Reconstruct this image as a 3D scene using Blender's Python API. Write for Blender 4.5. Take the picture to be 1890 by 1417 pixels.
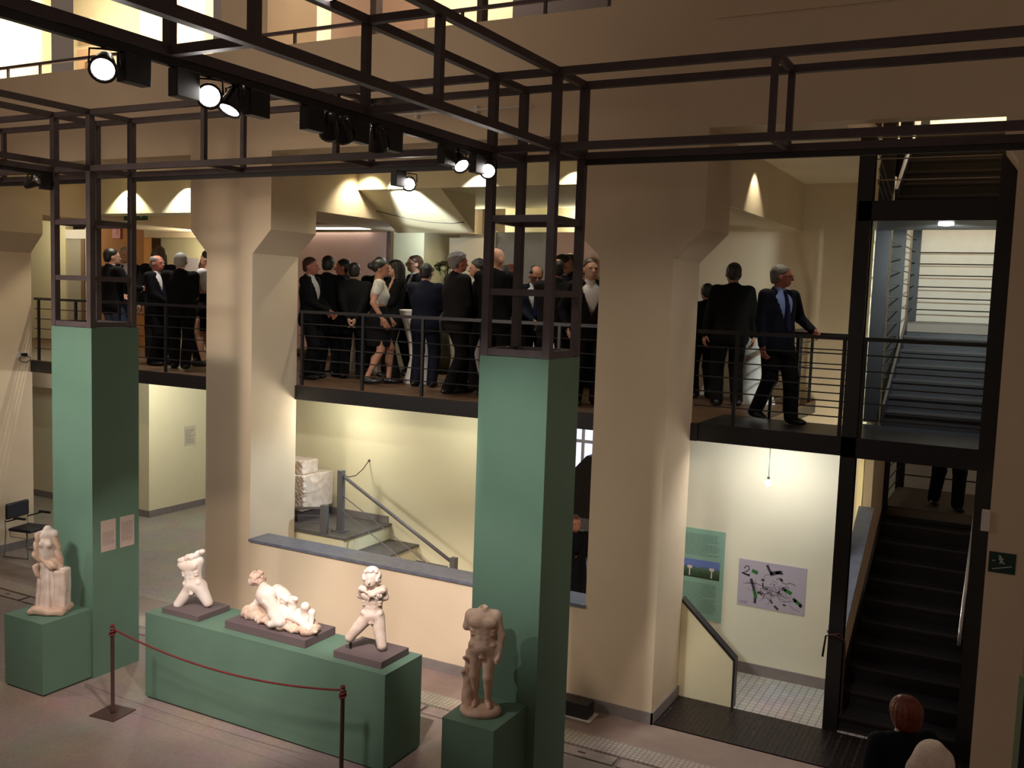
import bpy, math, random
import numpy as np
from mathutils import Matrix, Vector, Quaternion
for o in list(bpy.data.objects): bpy.data.objects.remove(o)
scene = bpy.context.scene
COL = scene.collection
random.seed(7); np.random.seed(7)

# ------------------------------------------------------------ camera, world, exposure
cam = bpy.data.cameras.new('camera'); camo = bpy.data.objects.new('camera', cam); COL.objects.link(camo)
cam.sensor_fit = 'HORIZONTAL'; cam.sensor_width = 36.0; cam.lens = 1775.11 / 1890 * 36.0
cam.clip_start = 0.05; cam.clip_end = 200
_r = Vector((0.88094625, 0.47196145, 0.03443979)); _d = Vector((0.07334635, -0.06428192, -0.99523271)); _f = Vector((-0.46749762, 0.87927255, -0.09124556))
camo.matrix_world = Matrix(((_r.x, -_d.x, -_f.x, 0.0), (_r.y, -_d.y, -_f.y, 0.0), (_r.z, -_d.z, -_f.z, 4.5), (0, 0, 0, 1)))
scene.camera = camo
w = bpy.data.worlds.new('dim hall'); scene.world = w; w.use_nodes = True
w.node_tree.nodes['Background'].inputs[0].default_value = (0.80, 0.57, 0.43, 1)
w.node_tree.nodes['Background'].inputs[1].default_value = 0.165
scene.view_settings.view_transform = 'Standard'; scene.view_settings.look = 'None'
scene.view_settings.exposure = 0.0; scene.view_settings.gamma = 1.0; scene.view_settings.use_curve_mapping = False

ZF_ = 3.16
WARM = (1.0, 0.87, 0.76); PINK = (1.0, 0.85, 0.78); YEL = (1.0, 0.92, 0.66); COOL = (0.74, 0.90, 1.0); WHITE = (1.0, 0.98, 0.93); CREAM = (1.0, 0.97, 0.84)
def spot(name, loc, target, watts, angle, col=WARM, blend=0.35, r=0.05):
    L = bpy.data.lights.new(name, 'SPOT'); L.energy = watts; L.color = col; L.spot_size = math.radians(angle); L.spot_blend = blend; L.shadow_soft_size = r
    o = bpy.data.objects.new(name, L); COL.objects.link(o); o.location = loc
    o.rotation_euler = (Vector(target) - Vector(loc)).to_track_quat('-Z', 'Y').to_euler(); return o
def point(name, loc, watts, col=WARM, r=0.08):
    L = bpy.data.lights.new(name, 'POINT'); L.energy = watts; L.color = col; L.shadow_soft_size = r
    o = bpy.data.objects.new(name, L); COL.objects.link(o); o.location = loc; return o
def area(name, loc, watts, sx, sy, col=WARM, target=None):
    L = bpy.data.lights.new(name, 'AREA'); L.energy = watts; L.color = col; L.shape = 'RECTANGLE'; L.size = sx; L.size_y = sy
    o = bpy.data.objects.new(name, L); COL.objects.link(o); o.location = loc
    t = Vector(target) if target else Vector(loc) - Vector((0, 0, 1))
    o.rotation_euler = (t - Vector(loc)).to_track_quat('-Z', 'Y').to_euler(); return o

# spots over the hall; most have no built head, some are added fill
spot('key light on striding torso', (-4.06, 4.03, 5.42), (-7.7, 7.5, 1.2), 430, 30, PINK, 0.3, 0.07)
spot('key light on the reclining group', (-5.0, 3.2, 5.45), (-6.4, 7.6, 1.15), 760, 34, PINK, 0.5, 0.3)
spot('key light on standing nude', (-7.2, 3.6, 5.45), (-3.85, 6.95, 1.7), 330, 20, PINK, 0.6, 0.03)
spot('key light on draped figure', (-13.0, 3.6, 5.45), (-9.3, 7.0, 1.2), 300, 36, PINK, 0.5)
spot('light across bench', (-4.06, 5.0, 5.45), (-8.1, 7.0, 0.0), 620, 38, PINK, 0.5, 0.03)
spot('light on low wall', (-4.06, 5.0, 5.40), (-6.0, 9.3, 0.6), 1300, 34, PINK, 0.6)
spot('column light', (-9.5, 1.0, 5.6), (-6.0, 7.2, 2.4), 160, 62, (1.0, 0.99, 0.93), 0.9, 0.3)  # wide ambient fill added over the columns, no fixture
spot('column light', (-3.8, 3.2, 5.55), (-3.82, 7.16, 2.9), 700, 32, (1.0, 1.0, 0.94), 1.0, 0.15)
spot('column light left', (-9.6, 3.0, 5.55), (-9.45, 7.16, 2.8), 480, 34, (0.93, 1.0, 0.95), 0.7, 0.3)
spot('plate light', (-1.75, 7.2, 5.55), (-1.95, 9.5, 0.0), 300, 34, PINK, 0.3, 0.02)
spot('pier fill', (-9.0, 2.5, 5.6), (-8.0, 9.5, 1.9), 700, 66, WARM, 0.9, 0.3)  # broad warm fill added for the pier fronts
spot('pier side fill', (-4.06, 6.2, 5.45), (-8.92, 10.0, 3.4), 420, 40, WHITE, 0.7, 0.04)  # extra spot added to brighten the middle pier's side
spot('pier side fill', (0.9, 7.5, 5.5), (-3.2, 9.95, 3.2), 110, 48, WHITE, 0.7, 0.04)  # extra spot added to brighten the right pier's side
spot('pier fill', (1.0, 3.0, 5.6), (-4.2, 9.5, 2.4), 210, 36, (1.0, 0.80, 0.58), 0.8, 0.2)  # warm fill added for the front of the right pier
spot('left pier fill', (-9.7, 5.0, 5.5), (-14.6, 10.0, 2.6), 420, 40, WARM, 0.8, 0.2)  # added fill on the side of the leftmost pier
spot('spandrel fill', (-9.0, -1.0, 5.2), (-9.5, 9.5, 6.6), 1000, 66, (1.0, 0.80, 0.62), 1.0, 1.0)  # soft fill added to lift the spandrel wall, not a fixture
# lamps under the balcony
for i, (x, y, wt) in enumerate([(-8.6, 10.75, 26), (-6.6, 10.70, 18), (-2.47, 10.93, 9), (-13.3, 12.6, 90), (-16.2, 12.0, 16), (-11.5, 14.5, 60)]):
    point('under balcony lamp', (x, y, 2.72), wt, CREAM if i != 2 else WHITE, 0.10)
area('passage fill light', (-2.35, 10.72, 2.96), 32, 1.3, 0.4, WHITE, (-2.35, 11.15, 1.2))  # unseen area light added to even out the passage
spot('cool lamp behind pier', (-6.2, 11.2, 2.85), (-8.9, 10.0, 1.0), 150, 60, (0.62, 0.82, 1.0), 0.7)
spot('cool lamp at passage', (-1.95, 11.1, 2.9), (-3.25, 9.95, 1.4), 22, 55, COOL, 0.7)
point('lamp in the void', (-2.1, 12.6, 2.3), 40, CREAM, 0.1)
point('lamp in the dim room', (-6.5, 15.8, 2.7), 12, COOL, 0.2)
# upper floor rooms
area('upper gallery lamp', (-19.5, 11.6, 10.3), 420, 3.0, 0.6, (1.0, 0.95, 0.80))
area('upper gallery lamp', (-15.4, 11.6, 10.6), 110, 2.0, 0.6, (1.0, 0.90, 0.60))
area('upper gallery lamp', (-12.6, 11.4, 10.3), 330, 2.5, 0.6, (1.0, 0.86, 0.66))
area('upper gallery lamp', (-7.6, 11.6, 10.3), 130, 1.5, 0.5, (1.0, 0.80, 0.6))
area('upper stair lamp', (-1.0, 14.6, 8.7), 170, 1.2, 1.0, (1.0, 0.80, 0.55))
# downlights of the balcony, and spots added to light the crowd
for x, wt, c in [(-13.37, 60, YEL), (-12.0, 60, WHITE)]:
    spot('scallop downlight', (x, 11.06, 6.20), (x, 11.16, 5.2), wt * 1.6, 100, c, 0.3, 0.015)
for x, wt, c in [(-6.6, 26, WHITE), (-5.2, 20, YEL)]:
    spot('scallop downlight', (x, 11.14, 6.20), (x, 11.2, 5.2), wt * 1.5, 105, c, 0.35, 0.015)
spot('bulkhead lamp', (-7.9, 10.75, 6.08), (-7.88, 12.05, 5.54), 700, 42, (0.9, 0.97, 1.0), 0.5)
spot('beam washer', (-8.35, 11.1, 6.18), (-8.5, 11.25, 5.2), 60, 120, YEL, 0.7)
spot('beam washer', (-2.76, 11.36, 6.20), (-2.80, 11.46, 5.2), 34, 84, YEL, 0.5, 0.015)
for x, y, wt in [(-13.0, 10.9, 12), (-11.9, 11.6, 9), (-8.9, 10.9, 11), (-7.2, 11.0, 11), (-5.6, 11.0, 12), (-4.6, 10.9, 12), (-2.2, 10.9, 12)]:
    spot('crowd fill spot', (x, y, 5.9 if y < 11.2 else 5.6), (x, y + 0.5, ZF_), wt, 95, WARM, 0.6)  # added to light the guests' heads, no fixtures built
point('yellow wall lamp', (-6.6, 14.35, 5.80), 10, YEL, 0.05); point('yellow wall lamp', (-8.1, 14.2, 5.75), 12, YEL, 0.05)
point('left end lamp', (-18.6, 13.2, 5.6), 40, YEL, 0.1); point('left end lamp', (-14.4, 13.8, 5.2), 40, YEL, 0.1); point('pillar lamp', (-9.3, 13.7, 5.5), 22, COOL, 0.08)
spot('screen lamp', (-8.9, 14.2, 5.8), (-8.75, 14.9, 4.2), 40, 50, COOL, 0.4)
# ------------------------------------------------------------ helpers
MATS = {}
def mat(name, col, rough=0.6, metal=0.0, noise=0.0, scale=8.0, bump=0.0, bscale=60.0, emit=None, estr=0.0, spec=0.5, col2=None, wave=None):
    if name in MATS: return MATS[name]
    m = bpy.data.materials.new(name); m.use_nodes = True; nt = m.node_tree; b = nt.nodes['Principled BSDF']
    b.inputs['Base Color'].default_value = (*col, 1); b.inputs['Roughness'].default_value = rough; b.inputs['Metallic'].default_value = metal
    b.inputs['Specular IOR Level'].default_value = spec
    tc = nt.nodes.new('ShaderNodeTexCoord')
    if noise > 0 or col2:
        n = nt.nodes.new('ShaderNodeTexNoise'); n.inputs['Scale'].default_value = scale; n.inputs['Detail'].default_value = 5
        nt.links.new(tc.outputs['Object'], n.inputs['Vector'])
        r = nt.nodes.new('ShaderNodeValToRGB'); c2 = col2 or tuple(c * (1 - noise) for c in col)
        r.color_ramp.elements[0].position = 0.35; r.color_ramp.elements[1].position = 0.65
        r.color_ramp.elements[0].color = (*c2, 1); r.color_ramp.elements[1].color = (*col, 1)
        nt.links.new(n.outputs['Fac'], r.inputs['Fac']); nt.links.new(r.outputs['Color'], b.inputs['Base Color'])
    if bump > 0:
        n2 = nt.nodes.new('ShaderNodeTexNoise'); n2.inputs['Scale'].default_value = bscale; n2.inputs['Detail'].default_value = 4
        nt.links.new(tc.outputs['Object'], n2.inputs['Vector'])
        bp = nt.nodes.new('ShaderNodeBump'); bp.inputs['Strength'].default_value = bump; bp.inputs['Distance'].default_value = 0.01
        nt.links.new(n2.outputs['Fac'], bp.inputs['Height']); nt.links.new(bp.outputs['Normal'], b.inputs['Normal'])
    if emit: b.inputs['Emission Color'].default_value = (*emit, 1); b.inputs['Emission Strength'].default_value = estr
    MATS[name] = m; return m
def tile_mat(name, col, groove, step, axis_both=True, rough=0.55, sx=1.0, wdt=0.06):
    """small ridged tiles: grid of fine joints in object space"""
    if name in MATS: return MATS[name]
    m = bpy.data.materials.new(name); m.use_nodes = True; nt = m.node_tree; b = nt.nodes['Principled BSDF']; b.inputs['Roughness'].default_value = rough
    tc = nt.nodes.new('ShaderNodeTexCoord'); br = nt.nodes.new('ShaderNodeTexBrick')
    br.offset = 0.0; br.inputs['Scale'].default_value = 1.0; br.inputs['Brick Width'].default_value = step * sx; br.inputs['Row Height'].default_value = step
    br.inputs['Mortar Size'].default_value = step * wdt; br.inputs['Mortar Smooth'].default_value = 0.2
    br.inputs['Color1'].default_value = (*col, 1); br.inputs['Color2'].default_value = (*[c * 0.86 for c in col], 1); br.inputs['Mortar'].default_value = (*groove, 1)
    nt.links.new(tc.outputs['Object'], br.inputs['Vector'])
    n = nt.nodes.new('ShaderNodeTexNoise'); n.inputs['Scale'].default_value = 1.3; n.inputs['Detail'].default_value = 6; nt.links.new(tc.outputs['Object'], n.inputs['Vector'])
    mx = nt.nodes.new('ShaderNodeMix'); mx.data_type = 'RGBA'; mx.blend_type = 'MULTIPLY'; mx.inputs[0].default_value = 0.5
    nt.links.new(br.outputs['Color'], mx.inputs[6]); nt.links.new(n.outputs['Color'], mx.inputs[7]); nt.links.new(mx.outputs[2], b.inputs['Base Color'])
    bp = nt.nodes.new('ShaderNodeBump'); bp.inputs['Strength'].default_value = 0.25; bp.inputs['Distance'].default_value = 0.004
    nt.links.new(br.outputs['Fac'], bp.inputs['Height']); bp.invert = True; nt.links.new(bp.outputs['Normal'], b.inputs['Normal'])
    MATS[name] = m; return m

M_WALL = mat('cream plaster', (0.72, 0.585, 0.42), 0.85, noise=0.06, scale=1.5, bump=0.08, bscale=90)
M_WALLY = mat('pale yellow plaster', (0.78, 0.72, 0.48), 0.85, noise=0.04, scale=1.5, bump=0.05)
M_OCHRE = mat('ochre paint', (0.45, 0.20, 0.06), 0.8, noise=0.1)
M_STEEL = mat('dark brown painted steel', (0.078, 0.056, 0.060), 0.6, 0.0, noise=0.25, scale=6)
M_STAIR = mat('black stair steel', (0.012, 0.011, 0.013), 0.38, 0.0, noise=0.2, scale=4)
M_BLACK = mat('black plastic', (0.012, 0.011, 0.011), 0.45)
M_GREEN = mat('green painted board', (0.106, 0.196, 0.141), 0.75, noise=0.06, scale=3, bump=0.04)
M_GREYSTONE = mat('grey stone trim', (0.17, 0.155, 0.165), 0.6, noise=0.2, scale=12)
M_SILL = mat('blue grey slate sill', (0.15, 0.16, 0.21), 0.35, noise=0.25, scale=10)
M_BASE = mat('grey skirting', (0.24, 0.21, 0.20), 0.55, noise=0.12, scale=8)
M_PLINTH = mat('plum grey plinth', (0.115, 0.085, 0.090), 0.8, bump=0.1, bscale=200)
M_WOOD = mat('brown plank floor', (0.16, 0.085, 0.045), 0.5, noise=0.35, scale=5)
M_TREAD = mat('grey tread', (0.13, 0.115, 0.105), 0.6, noise=0.25, scale=10)
M_GLASSY = mat('pink glass panel', (0.62, 0.42, 0.36), 0.3, noise=0.12, scale=1.2)
M_WHITE = mat('white paper', (0.75, 0.70, 0.66), 0.8)

def meshobj(name, verts, faces, m, parent=None, smooth=False, local=False):
    me = bpy.data.meshes.new(name); me.from_pydata(verts, [], faces); me.update()
    if m: me.materials.append(m)
    if smooth: me.polygons.foreach_set('use_smooth', [True] * len(me.polygons))
    o = bpy.data.objects.new(name, me); COL.objects.link(o)
    if parent is not None:
        o.parent = parent
        if not local:
            # geometry is given in world space, the parent only carries a translation
            off = parent.location.copy() if parent.parent is None else Vector((0, 0, 0))   # a part already sits in world space
            o.matrix_parent_inverse = Matrix.Translation(-off)
    return o
BF = [(0, 3, 2, 1), (4, 5, 6, 7), (0, 1, 5, 4), (1, 2, 6, 5), (2, 3, 7, 6), (3, 0, 4, 7)]
def boxv(lo, hi):
    x0, y0, z0 = lo; x1, y1, z1 = hi
    return [(x0, y0, z0), (x1, y0, z0), (x1, y1, z0), (x0, y1, z0), (x0, y0, z1), (x1, y0, z1), (x1, y1, z1), (x0, y1, z1)]
def box(name, lo, hi, m, parent=None, bev=0.0):
    o = meshobj(name, boxv(lo, hi), BF, m, parent)
    if bev:
        md = o.modifiers.new('bevel', 'BEVEL'); md.width = bev; md.segments = 2
    return o
def prism(name, poly, axis, a, b, m, parent=None):
    """polygon in the two other axes, extruded along axis from a to b"""
    n = len(poly); v = []
    for t in (a, b):
        for p, q in poly:
            v.append({'x': (t, p, q), 'y': (p, t, q), 'z': (p, q, t)}[axis])
    f = [tuple(range(n)), tuple(range(2 * n - 1, n - 1, -1))] + [((i + 1) % n, i, n + i, n + (i + 1) % n) for i in range(n)]
    me_o = meshobj(name, v, f, m, parent)
    import bmesh
    bm = bmesh.new(); bm.from_mesh(me_o.data); bmesh.ops.recalc_face_normals(bm, faces=bm.faces); bm.to_mesh(me_o.data); bm.free()
    return me_o
def tubev(p, q, r, n=8, square=False, up=(0, 0, 1), r2=None):
    p = Vector(p); q = Vector(q); d = (q - p).normalized(); u = Vector(up)
    if abs(d.dot(u)) > 0.98: u = Vector((0, 1, 0))
    s = d.cross(u).normalized(); t = s.cross(d).normalized(); v = []
    if square: n = 4
    for c, rr in ((p, r), (q, r2 if r2 is not None else r)):
        for i in range(n):
            a = 2 * math.pi * (i + (0.5 if square else 0)) / n; k = rr * (math.sqrt(2) if square else 1)
            v.append(tuple(c + s * math.cos(a) * k + t * math.sin(a) * k))
    f = [tuple(range(n - 1, -1, -1)), tuple(range(n, 2 * n))] + [(i, (i + 1) % n, n + (i + 1) % n, n + i) for i in range(n)]
    return v, f
def tube(name, p, q, r, m, parent=None, n=8, square=False, r2=None):
    v, f = tubev(p, q, r, n, square, r2=r2)
    return meshobj(name, v, f, m, parent, smooth=not square and n > 8)
def polytube(name, pts, r, m, parent=None, n=6, local=False):
    v = []; f = []; pts = [Vector(p) for p in pts]; ref = Vector((0.31, 0.17, 0.93))
    for i, p in enumerate(pts):
        d = (pts[min(i + 1, len(pts) - 1)] - pts[max(i - 1, 0)]).normalized(); s = d.cross(ref)
        if s.length < 0.1: s = d.cross(Vector((1, 0, 0)))
        s.normalize(); t = s.cross(d)
        for k in range(n):
            a = 2 * math.pi * k / n; v.append(tuple(p + s * math.cos(a) * r + t * math.sin(a) * r))
        if i: f += [((i - 1) * n + k, (i - 1) * n + (k + 1) % n, i * n + (k + 1) % n, i * n + k) for k in range(n)]
    f += [tuple(range(n - 1, -1, -1)), tuple(range(len(v) - n, len(v)))]
    return meshobj(name, v, f, m, parent, smooth=True, local=local)
def lathe(name, prof, m, parent=None, n=20, loc=(0, 0, 0), rot=None, local=False):
    v = []; f = []
    for r, z in prof:
        for k in range(n):
            a = 2 * math.pi * k / n; p = Vector((r * math.cos(a), r * math.sin(a), z))
            if rot is not None: p = rot @ p
            v.append(tuple(p + Vector(loc)))
    for i in range(len(prof) - 1): f += [(i * n + k, i * n + (k + 1) % n, (i + 1) * n + (k + 1) % n, (i + 1) * n + k) for k in range(n)]
    f += [tuple(range(n - 1, -1, -1)), tuple(range(len(v) - n, len(v)))]
    return meshobj(name, v, f, m, parent, smooth=True, local=local)
def tag(o, label, cat, group=None):
    o['label'] = label; o['category'] = cat
    if group: o['group'] = group
    return o
def struct(o, label=None):
    o['kind'] = 'structure'
    if label: o['label'] = label
    return o
def thing(name, label, cat, loc=(0, 0, 0), group=None, rz=0.0):
    o = bpy.data.objects.new(name, None); COL.objects.link(o); o.empty_display_size = 0.1; o.location = loc; o.rotation_euler = (0, 0, rz)
    return tag(o, label, cat, group)

# ------------------------------------------------------------ the shell
YA, YB, YW = 9.494, 10.38, 11.5
CX = [-15.025, -9.33, -3.635]          # pier centres
ZF, ZS = 3.16, 2.98                    # balcony floor, slab soffit
M_FLOOR = tile_mat('ridged brown floor tile', (0.44, 0.35, 0.31), (0.22, 0.17, 0.15), 0.028)
M_FLOORG = tile_mat('ridged pale floor tile', (0.62, 0.55, 0.47), (0.24, 0.21, 0.19), 0.05, wdt=0.09)
M_BAND = mat('smooth brown floor band', (0.30, 0.22, 0.19), 0.5, noise=0.12, scale=6)
M_FLOORW = tile_mat('white grey floor tile', (0.62, 0.60, 0.55), (0.20, 0.20, 0.18), 0.085, wdt=0.05)
fl = struct(box('floor', (-30, -3, -0.3), (6, 8.40, 0), M_FLOOR), 'pinkish brown ridged floor of the hall')
struct(box('floor', (-30, 8.64, -0.3), (6, 8.92, 0), M_FLOORG), 'narrow pale ridged tile strip beside the floor channel')
struct(box('floor', (-30, 8.92, -0.3), (6, YA, 0), M_BAND), 'smooth brown floor band along the foot of the piers')
struct(box('floor', (-30, YA, -0.3), (-3.62, 22, 0), M_FLOORG), 'pale floor under the balcony')
struct(box('floor', (-3.62, YB + 0.002, -0.3), (6, 22, 0), M_FLOORW), 'white tiled floor of the passage by the posters')
for y_ in (6.78, 6.93): box('floor_joint', (-14, y_, -0.01), (1.0, y_ + 0.012, 0.0012), M_BASE, fl)
ch = struct(box('floor', (-30, 8.40, -0.3), (6, 8.64, -0.03), M_BASE), 'sunken floor channel with slab covers')
M_COVER = mat('channel slab', (0.36, 0.29, 0.26), 0.6, noise=0.2, scale=9)
for i in range(22):
    x0 = -15.2 + i * 0.75
    box('channel_cover', (x0, 8.435, -0.028), (x0 + 0.70, 8.605, -0.002), M_COVER, ch)
    box('grip_slot', (x0 + 0.31, 8.505, -0.004), (x0 + 0.39, 8.535, -0.001), M_BLACK, ch)
# dark chequer plate in front of the right passage
plate = struct(box('floor', (-3.23, YA + 0.02, -0.3), (1.2, YB + 0.001, 0.004), mat('chequer plate', (0.030, 0.022, 0.022), 0.28, 0.6, bump=0.6, bscale=45)), 'dark studded steel floor plate at the stair')
sv, sf = [], []
for i in range(60):
    for j in range(22):
        x = -3.18 + i * 0.052; y = YA + 0.05 + j * 0.038 + (0.019 if i % 2 else 0)
        if y > YB - 0.02: continue
        a = 0.016; b = 0.005
        if i % 2: a, b = b, a
        k = len(sv); sv += [(x - a, y, 0.004), (x, y - b, 0.004), (x + a, y, 0.004), (x, y + b, 0.004), (x, y, 0.009)]
        sf += [(k, k + 1, k + 4), (k + 1, k + 2, k + 4), (k + 2, k + 3, k + 4), (k + 3, k, k + 4)]
st = meshobj('plate_studs', sv, sf, MATS['chequer plate'], plate); st['kind'] = 'stuff'

def pier(idx, cx, low=0.0, label=''):
    p = struct(box('wall_pier_%d' % idx, (cx - 0.405, YA, low), (cx + 0.405, YB, 4.93), M_WALL), label)
    prism('flared_capital', [(cx - 0.405, 4.93), (cx + 0.405, 4.93), (cx + 0.71, 5.24), (cx + 0.71, 6.23), (cx - 0.71, 6.23), (cx - 0.71, 5.24)], 'y', YA, YB, M_WALL, p)
    box('ceiling_beam', (cx - 0.70, YB, 5.556), (cx + 0.70, 14.9, 6.23), M_WALL, p)
    # skirting
    box('skirting', (cx - 0.42, YA - 0.018, 0), (cx + 0.423, YA, 0.125), M_BASE, p)
    box('skirting', (cx + 0.405, YA - 0.018, 0), (cx + 0.423, YB, 0.125), M_BASE, p)
    return p
pier(1, CX[0], label='leftmost cream pier with the chair against its side')
pier(2, CX[1], label='cream pier with flared top behind the bench of sculptures')
pier(3, CX[2], label='cream pier with flared top left of the poster passage')
pr_ = struct(box('wall_pier_4', (-0.17, YA, 0), (3.2, YB, 5.82), M_WALL), 'brown lit pier at the right edge carrying the green sign')
prism('flared_capital', [(-0.17, 5.82), (3.2, 5.82), (3.2, 6.23), (-0.29, 6.23), (-0.29, 5.98)], 'y', YA, YB, M_WALL, pr_)
box('skirting', (-0.185, YA - 0.018, 0), (3.2, YA, 0.125), M_BASE, pr_)
# spandrel, parapet and the higher wall on the right
struct(box('wall_spandrel', (-30, YA, 6.23), (-4.04, YA + 0.22, 7.52), M_WALL), 'brown spandrel wall below the upper gallery')
sp = struct(box('wall_upper_right', (-4.04, YA, 6.23), (3.2, YA + 0.22, 11.5), M_WALL), 'tall blank wall above the stair opening')
box('wall_trunking', (-2.9, YA - 0.012, 7.28), (3.1, YA, 7.31), M_WALL, sp)  # thin bar for a trunking line on the wall
# conduit on the spandrel
c_ = tag(thing('wall_conduit', 'thin pale conduit bar fixed on the spandrel wall behind the spotlights', 'pipe', (-7.6, YA - 0.04, 6.55)), 'thin pale conduit bar fixed on the spandrel wall behind the spotlights', 'pipe')
tube('pipe', (-8.2, YA - 0.05, 6.55), (-4.9, YA - 0.05, 6.55), 0.013, M_WHITE, c_)
for x in (-8.1, -7.7, -6.4, -5.6): box('bracket', (x - 0.02, YA - 0.06, 6.50), (x + 0.02, YA, 6.60), M_WHITE, c_)
# low wall between piers 2 and 3 with slate sill
lw = struct(box('wall_low', (CX[1] + 0.405, YA + 0.002, 0), (CX[2] - 0.405, YA + 0.26, 1.125), M_WALL), 'low cream wall behind the bench of sculptures')
box('sill', (CX[1] + 0.405, YA - 0.03, 1.125), (CX[2] - 0.405, YA + 0.36, 1.16), M_SILL, lw)
box('skirting', (CX[1] + 0.405, YA - 0.018, 0), (CX[2] - 0.405, YA + 0.001, 0.125), M_BASE, lw)
# balcony slab with plank floor
sl = struct(prism('floor_balcony', [(-24, YB), (-3.15, YB), (-3.15, 11.42), (-2.60, 11.42), (-2.60, 16.2), (-24, 16.2)], 'z', ZS, ZF - 0.03, M_STAIR), 'balcony slab with dark steel edge')
for i in range(34):
    y = YB + 0.03 + i * 0.17
    box('plank', (-24, y, ZF - 0.03), (-3.16 if y < 11.42 else -2.60, y + 0.166, ZF), M_WOOD, sl)
box('edge_beam', (-24, YB - 0.03, ZS - 0.02), (-3.15, YB, ZF - 0.005), M_STAIR, sl)
# walls behind, ground level
wb = struct(box('wall_back', (-10.4, YW, 0), (-5.6, YW + 0.2, ZS), M_WALLY), 'pale yellow wall behind the short stair')
struct(box('wall_poster', (-4.65, YW, 0), (-1.66, YW + 0.2, ZS), mat('off white plaster', (0.80, 0.77, 0.62), 0.85, noise=0.04, scale=1.5, bump=0.05)), 'pale wall carrying the two posters')
struct(box('baseboard_poster', (-4.65, YW - 0.015, 0), (-1.66, YW, 0.13), M_BASE), 'grey skirting under the two posters')
lc = struct(box('wall_left_corner', (-18.5, 12.85, 0), (-14.66, 19.5, ZS), M_WALLY), 'cream wall corner under the left end of the balcony')
box('skirting', (-18.5, 12.832, 0), (-14.642, 12.85, 0.13), M_BASE, lc); box('skirting', (-14.66, 12.85, 0), (-14.642, 19.5, 0.13), M_BASE, lc)
struct(box('wall_left_end', (-24, 15.2, 0), (-18.5, 15.4, ZS), M_WALLY), 'wall at the far left end of the ground floor')
struct(box('wall_far_left', (-14.6, 19.3, 0), (-10.2, 19.5, ZS), M_WALLY), 'far wall of the left ground floor bay')
fw = struct(box('wall_left_screen', (-24, 12.5, 2.35), (-15.5, 12.62, ZS), M_WALL), 'lintel above the far left doorway')
dj = struct(box('door_1', (-18.62, 12.6, 0), (-18.5, 12.84, 2.35), mat('brown door frame', (0.20, 0.12, 0.06), 0.6)), 'brown frame of the far left doorway')
# sloping low wall by the passage
sw = struct(prism('wall_sloping', [(-3.235, 0), (-2.61, 0), (-2.61, 0.54), (-3.235, 1.11)], 'y', YB, YB + 0.10, M_WALLY), 'low wall with a sloping top beside the poster passage')
prism('capping', [(-3.235, 1.11), (-2.61, 0.54), (-2.60, 0.0), (-2.585, 0.0), (-2.585, 0.56), (-3.235, 1.145)], 'y', YB - 0.01, YB + 0.11, M_STAIR, sw)
# room seen through the door gap behind the right green column
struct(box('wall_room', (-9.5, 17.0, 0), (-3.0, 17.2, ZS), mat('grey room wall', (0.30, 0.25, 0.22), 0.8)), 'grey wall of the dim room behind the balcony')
wn = struct(box('window_1', (-9.0, 16.95, 0.95), (-4.5, 16.99, 2.9), mat('bright window pane', (0.6, 0.62, 0.8), 0.3, emit=(0.75, 0.78, 1.0), estr=1.2)), 'bright window high in the dim room')
for x in (-8.2, -7.4, -6.6, -5.8): box('mullion', (x - 0.03, 16.92, 0.95), (x + 0.03, 16.96, 2.9), M_WHITE, wn)
box('transom', (-9.0, 16.91, 1.72), (-4.5, 16.96, 1.78), M_WHITE, wn)
bh = thing('roofed_booth', 'dark brown booth with slanted top in the dim room behind the right green column', 'booth', (-6.0, 15.0, 0))
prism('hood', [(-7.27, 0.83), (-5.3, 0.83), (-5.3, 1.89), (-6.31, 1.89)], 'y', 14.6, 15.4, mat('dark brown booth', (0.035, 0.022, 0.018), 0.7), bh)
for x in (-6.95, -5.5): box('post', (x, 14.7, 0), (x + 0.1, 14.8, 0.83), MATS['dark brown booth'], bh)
# --- balcony interior
struct(box('ceiling', (-24, YA + 0.22, 6.23), (-1.66, 16.2, 6.45), M_WALL), 'ceiling above the balcony')
struct(box('trim_1', (CX[0] + 0.70, 11.3, 5.65), (CX[1] - 0.70, 11.75, 6.23), M_WALLY), 'bulkhead with light scallops over the left balcony bay')
struct(box('trim_2', (CX[1] + 0.70, 11.3, 5.94), (CX[2] - 0.70, 14.2, 6.23), M_WALLY), 'dropped bulkhead over the middle balcony bay')
struct(prism('trim_3', [(11.35, 5.94), (12.3, 5.40), (12.3, 5.94)], 'x', CX[1] + 0.70, -7.25, M_WALLY), 'sloping bulkhead panel lit by a scallop')
struct(box('wall_balcony_back', (-24, 15.5, ZF), (-2.7, 15.7, 6.23), M_WALL), 'back wall of the balcony')
struct(box('wall_balcony_yellow', (-8.0, 14.6, 5.55), (-4.4, 14.7, 6.0), M_WALLY), 'yellow lit strip of wall over the glass panels')
gp = []
for x0, x1, y, mm in [(-12.6, -10.15, 14.2, M_GLASSY), (-7.95, -6.9, 14.2, mat('grey glass panel', (0.40, 0.40, 0.40), 0.12, noise=0.1, scale=2)), (-6.88, -5.3, 14.2, M_GLASSY)]:
    g = struct(box('window_%d' % (len(gp) + 2), (x0, y, ZF + 0.2), (x1, y + 0.05, 5.55), mm), ['pink reflecting glass panel behind the men in the middle bay', 'grey glass panel behind the bald man', 'plum glass panel behind the right green column frame'][len(gp)])
    box('frame', (x0 - 0.03, y - 0.02, ZF + 0.2), (x0, y + 0.06, 5.57), M_WHITE, g); box('frame', (x1, y - 0.02, ZF + 0.2), (x1 + 0.012, y + 0.06, 5.57), M_STEEL, g)
    gp.append(g)
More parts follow.
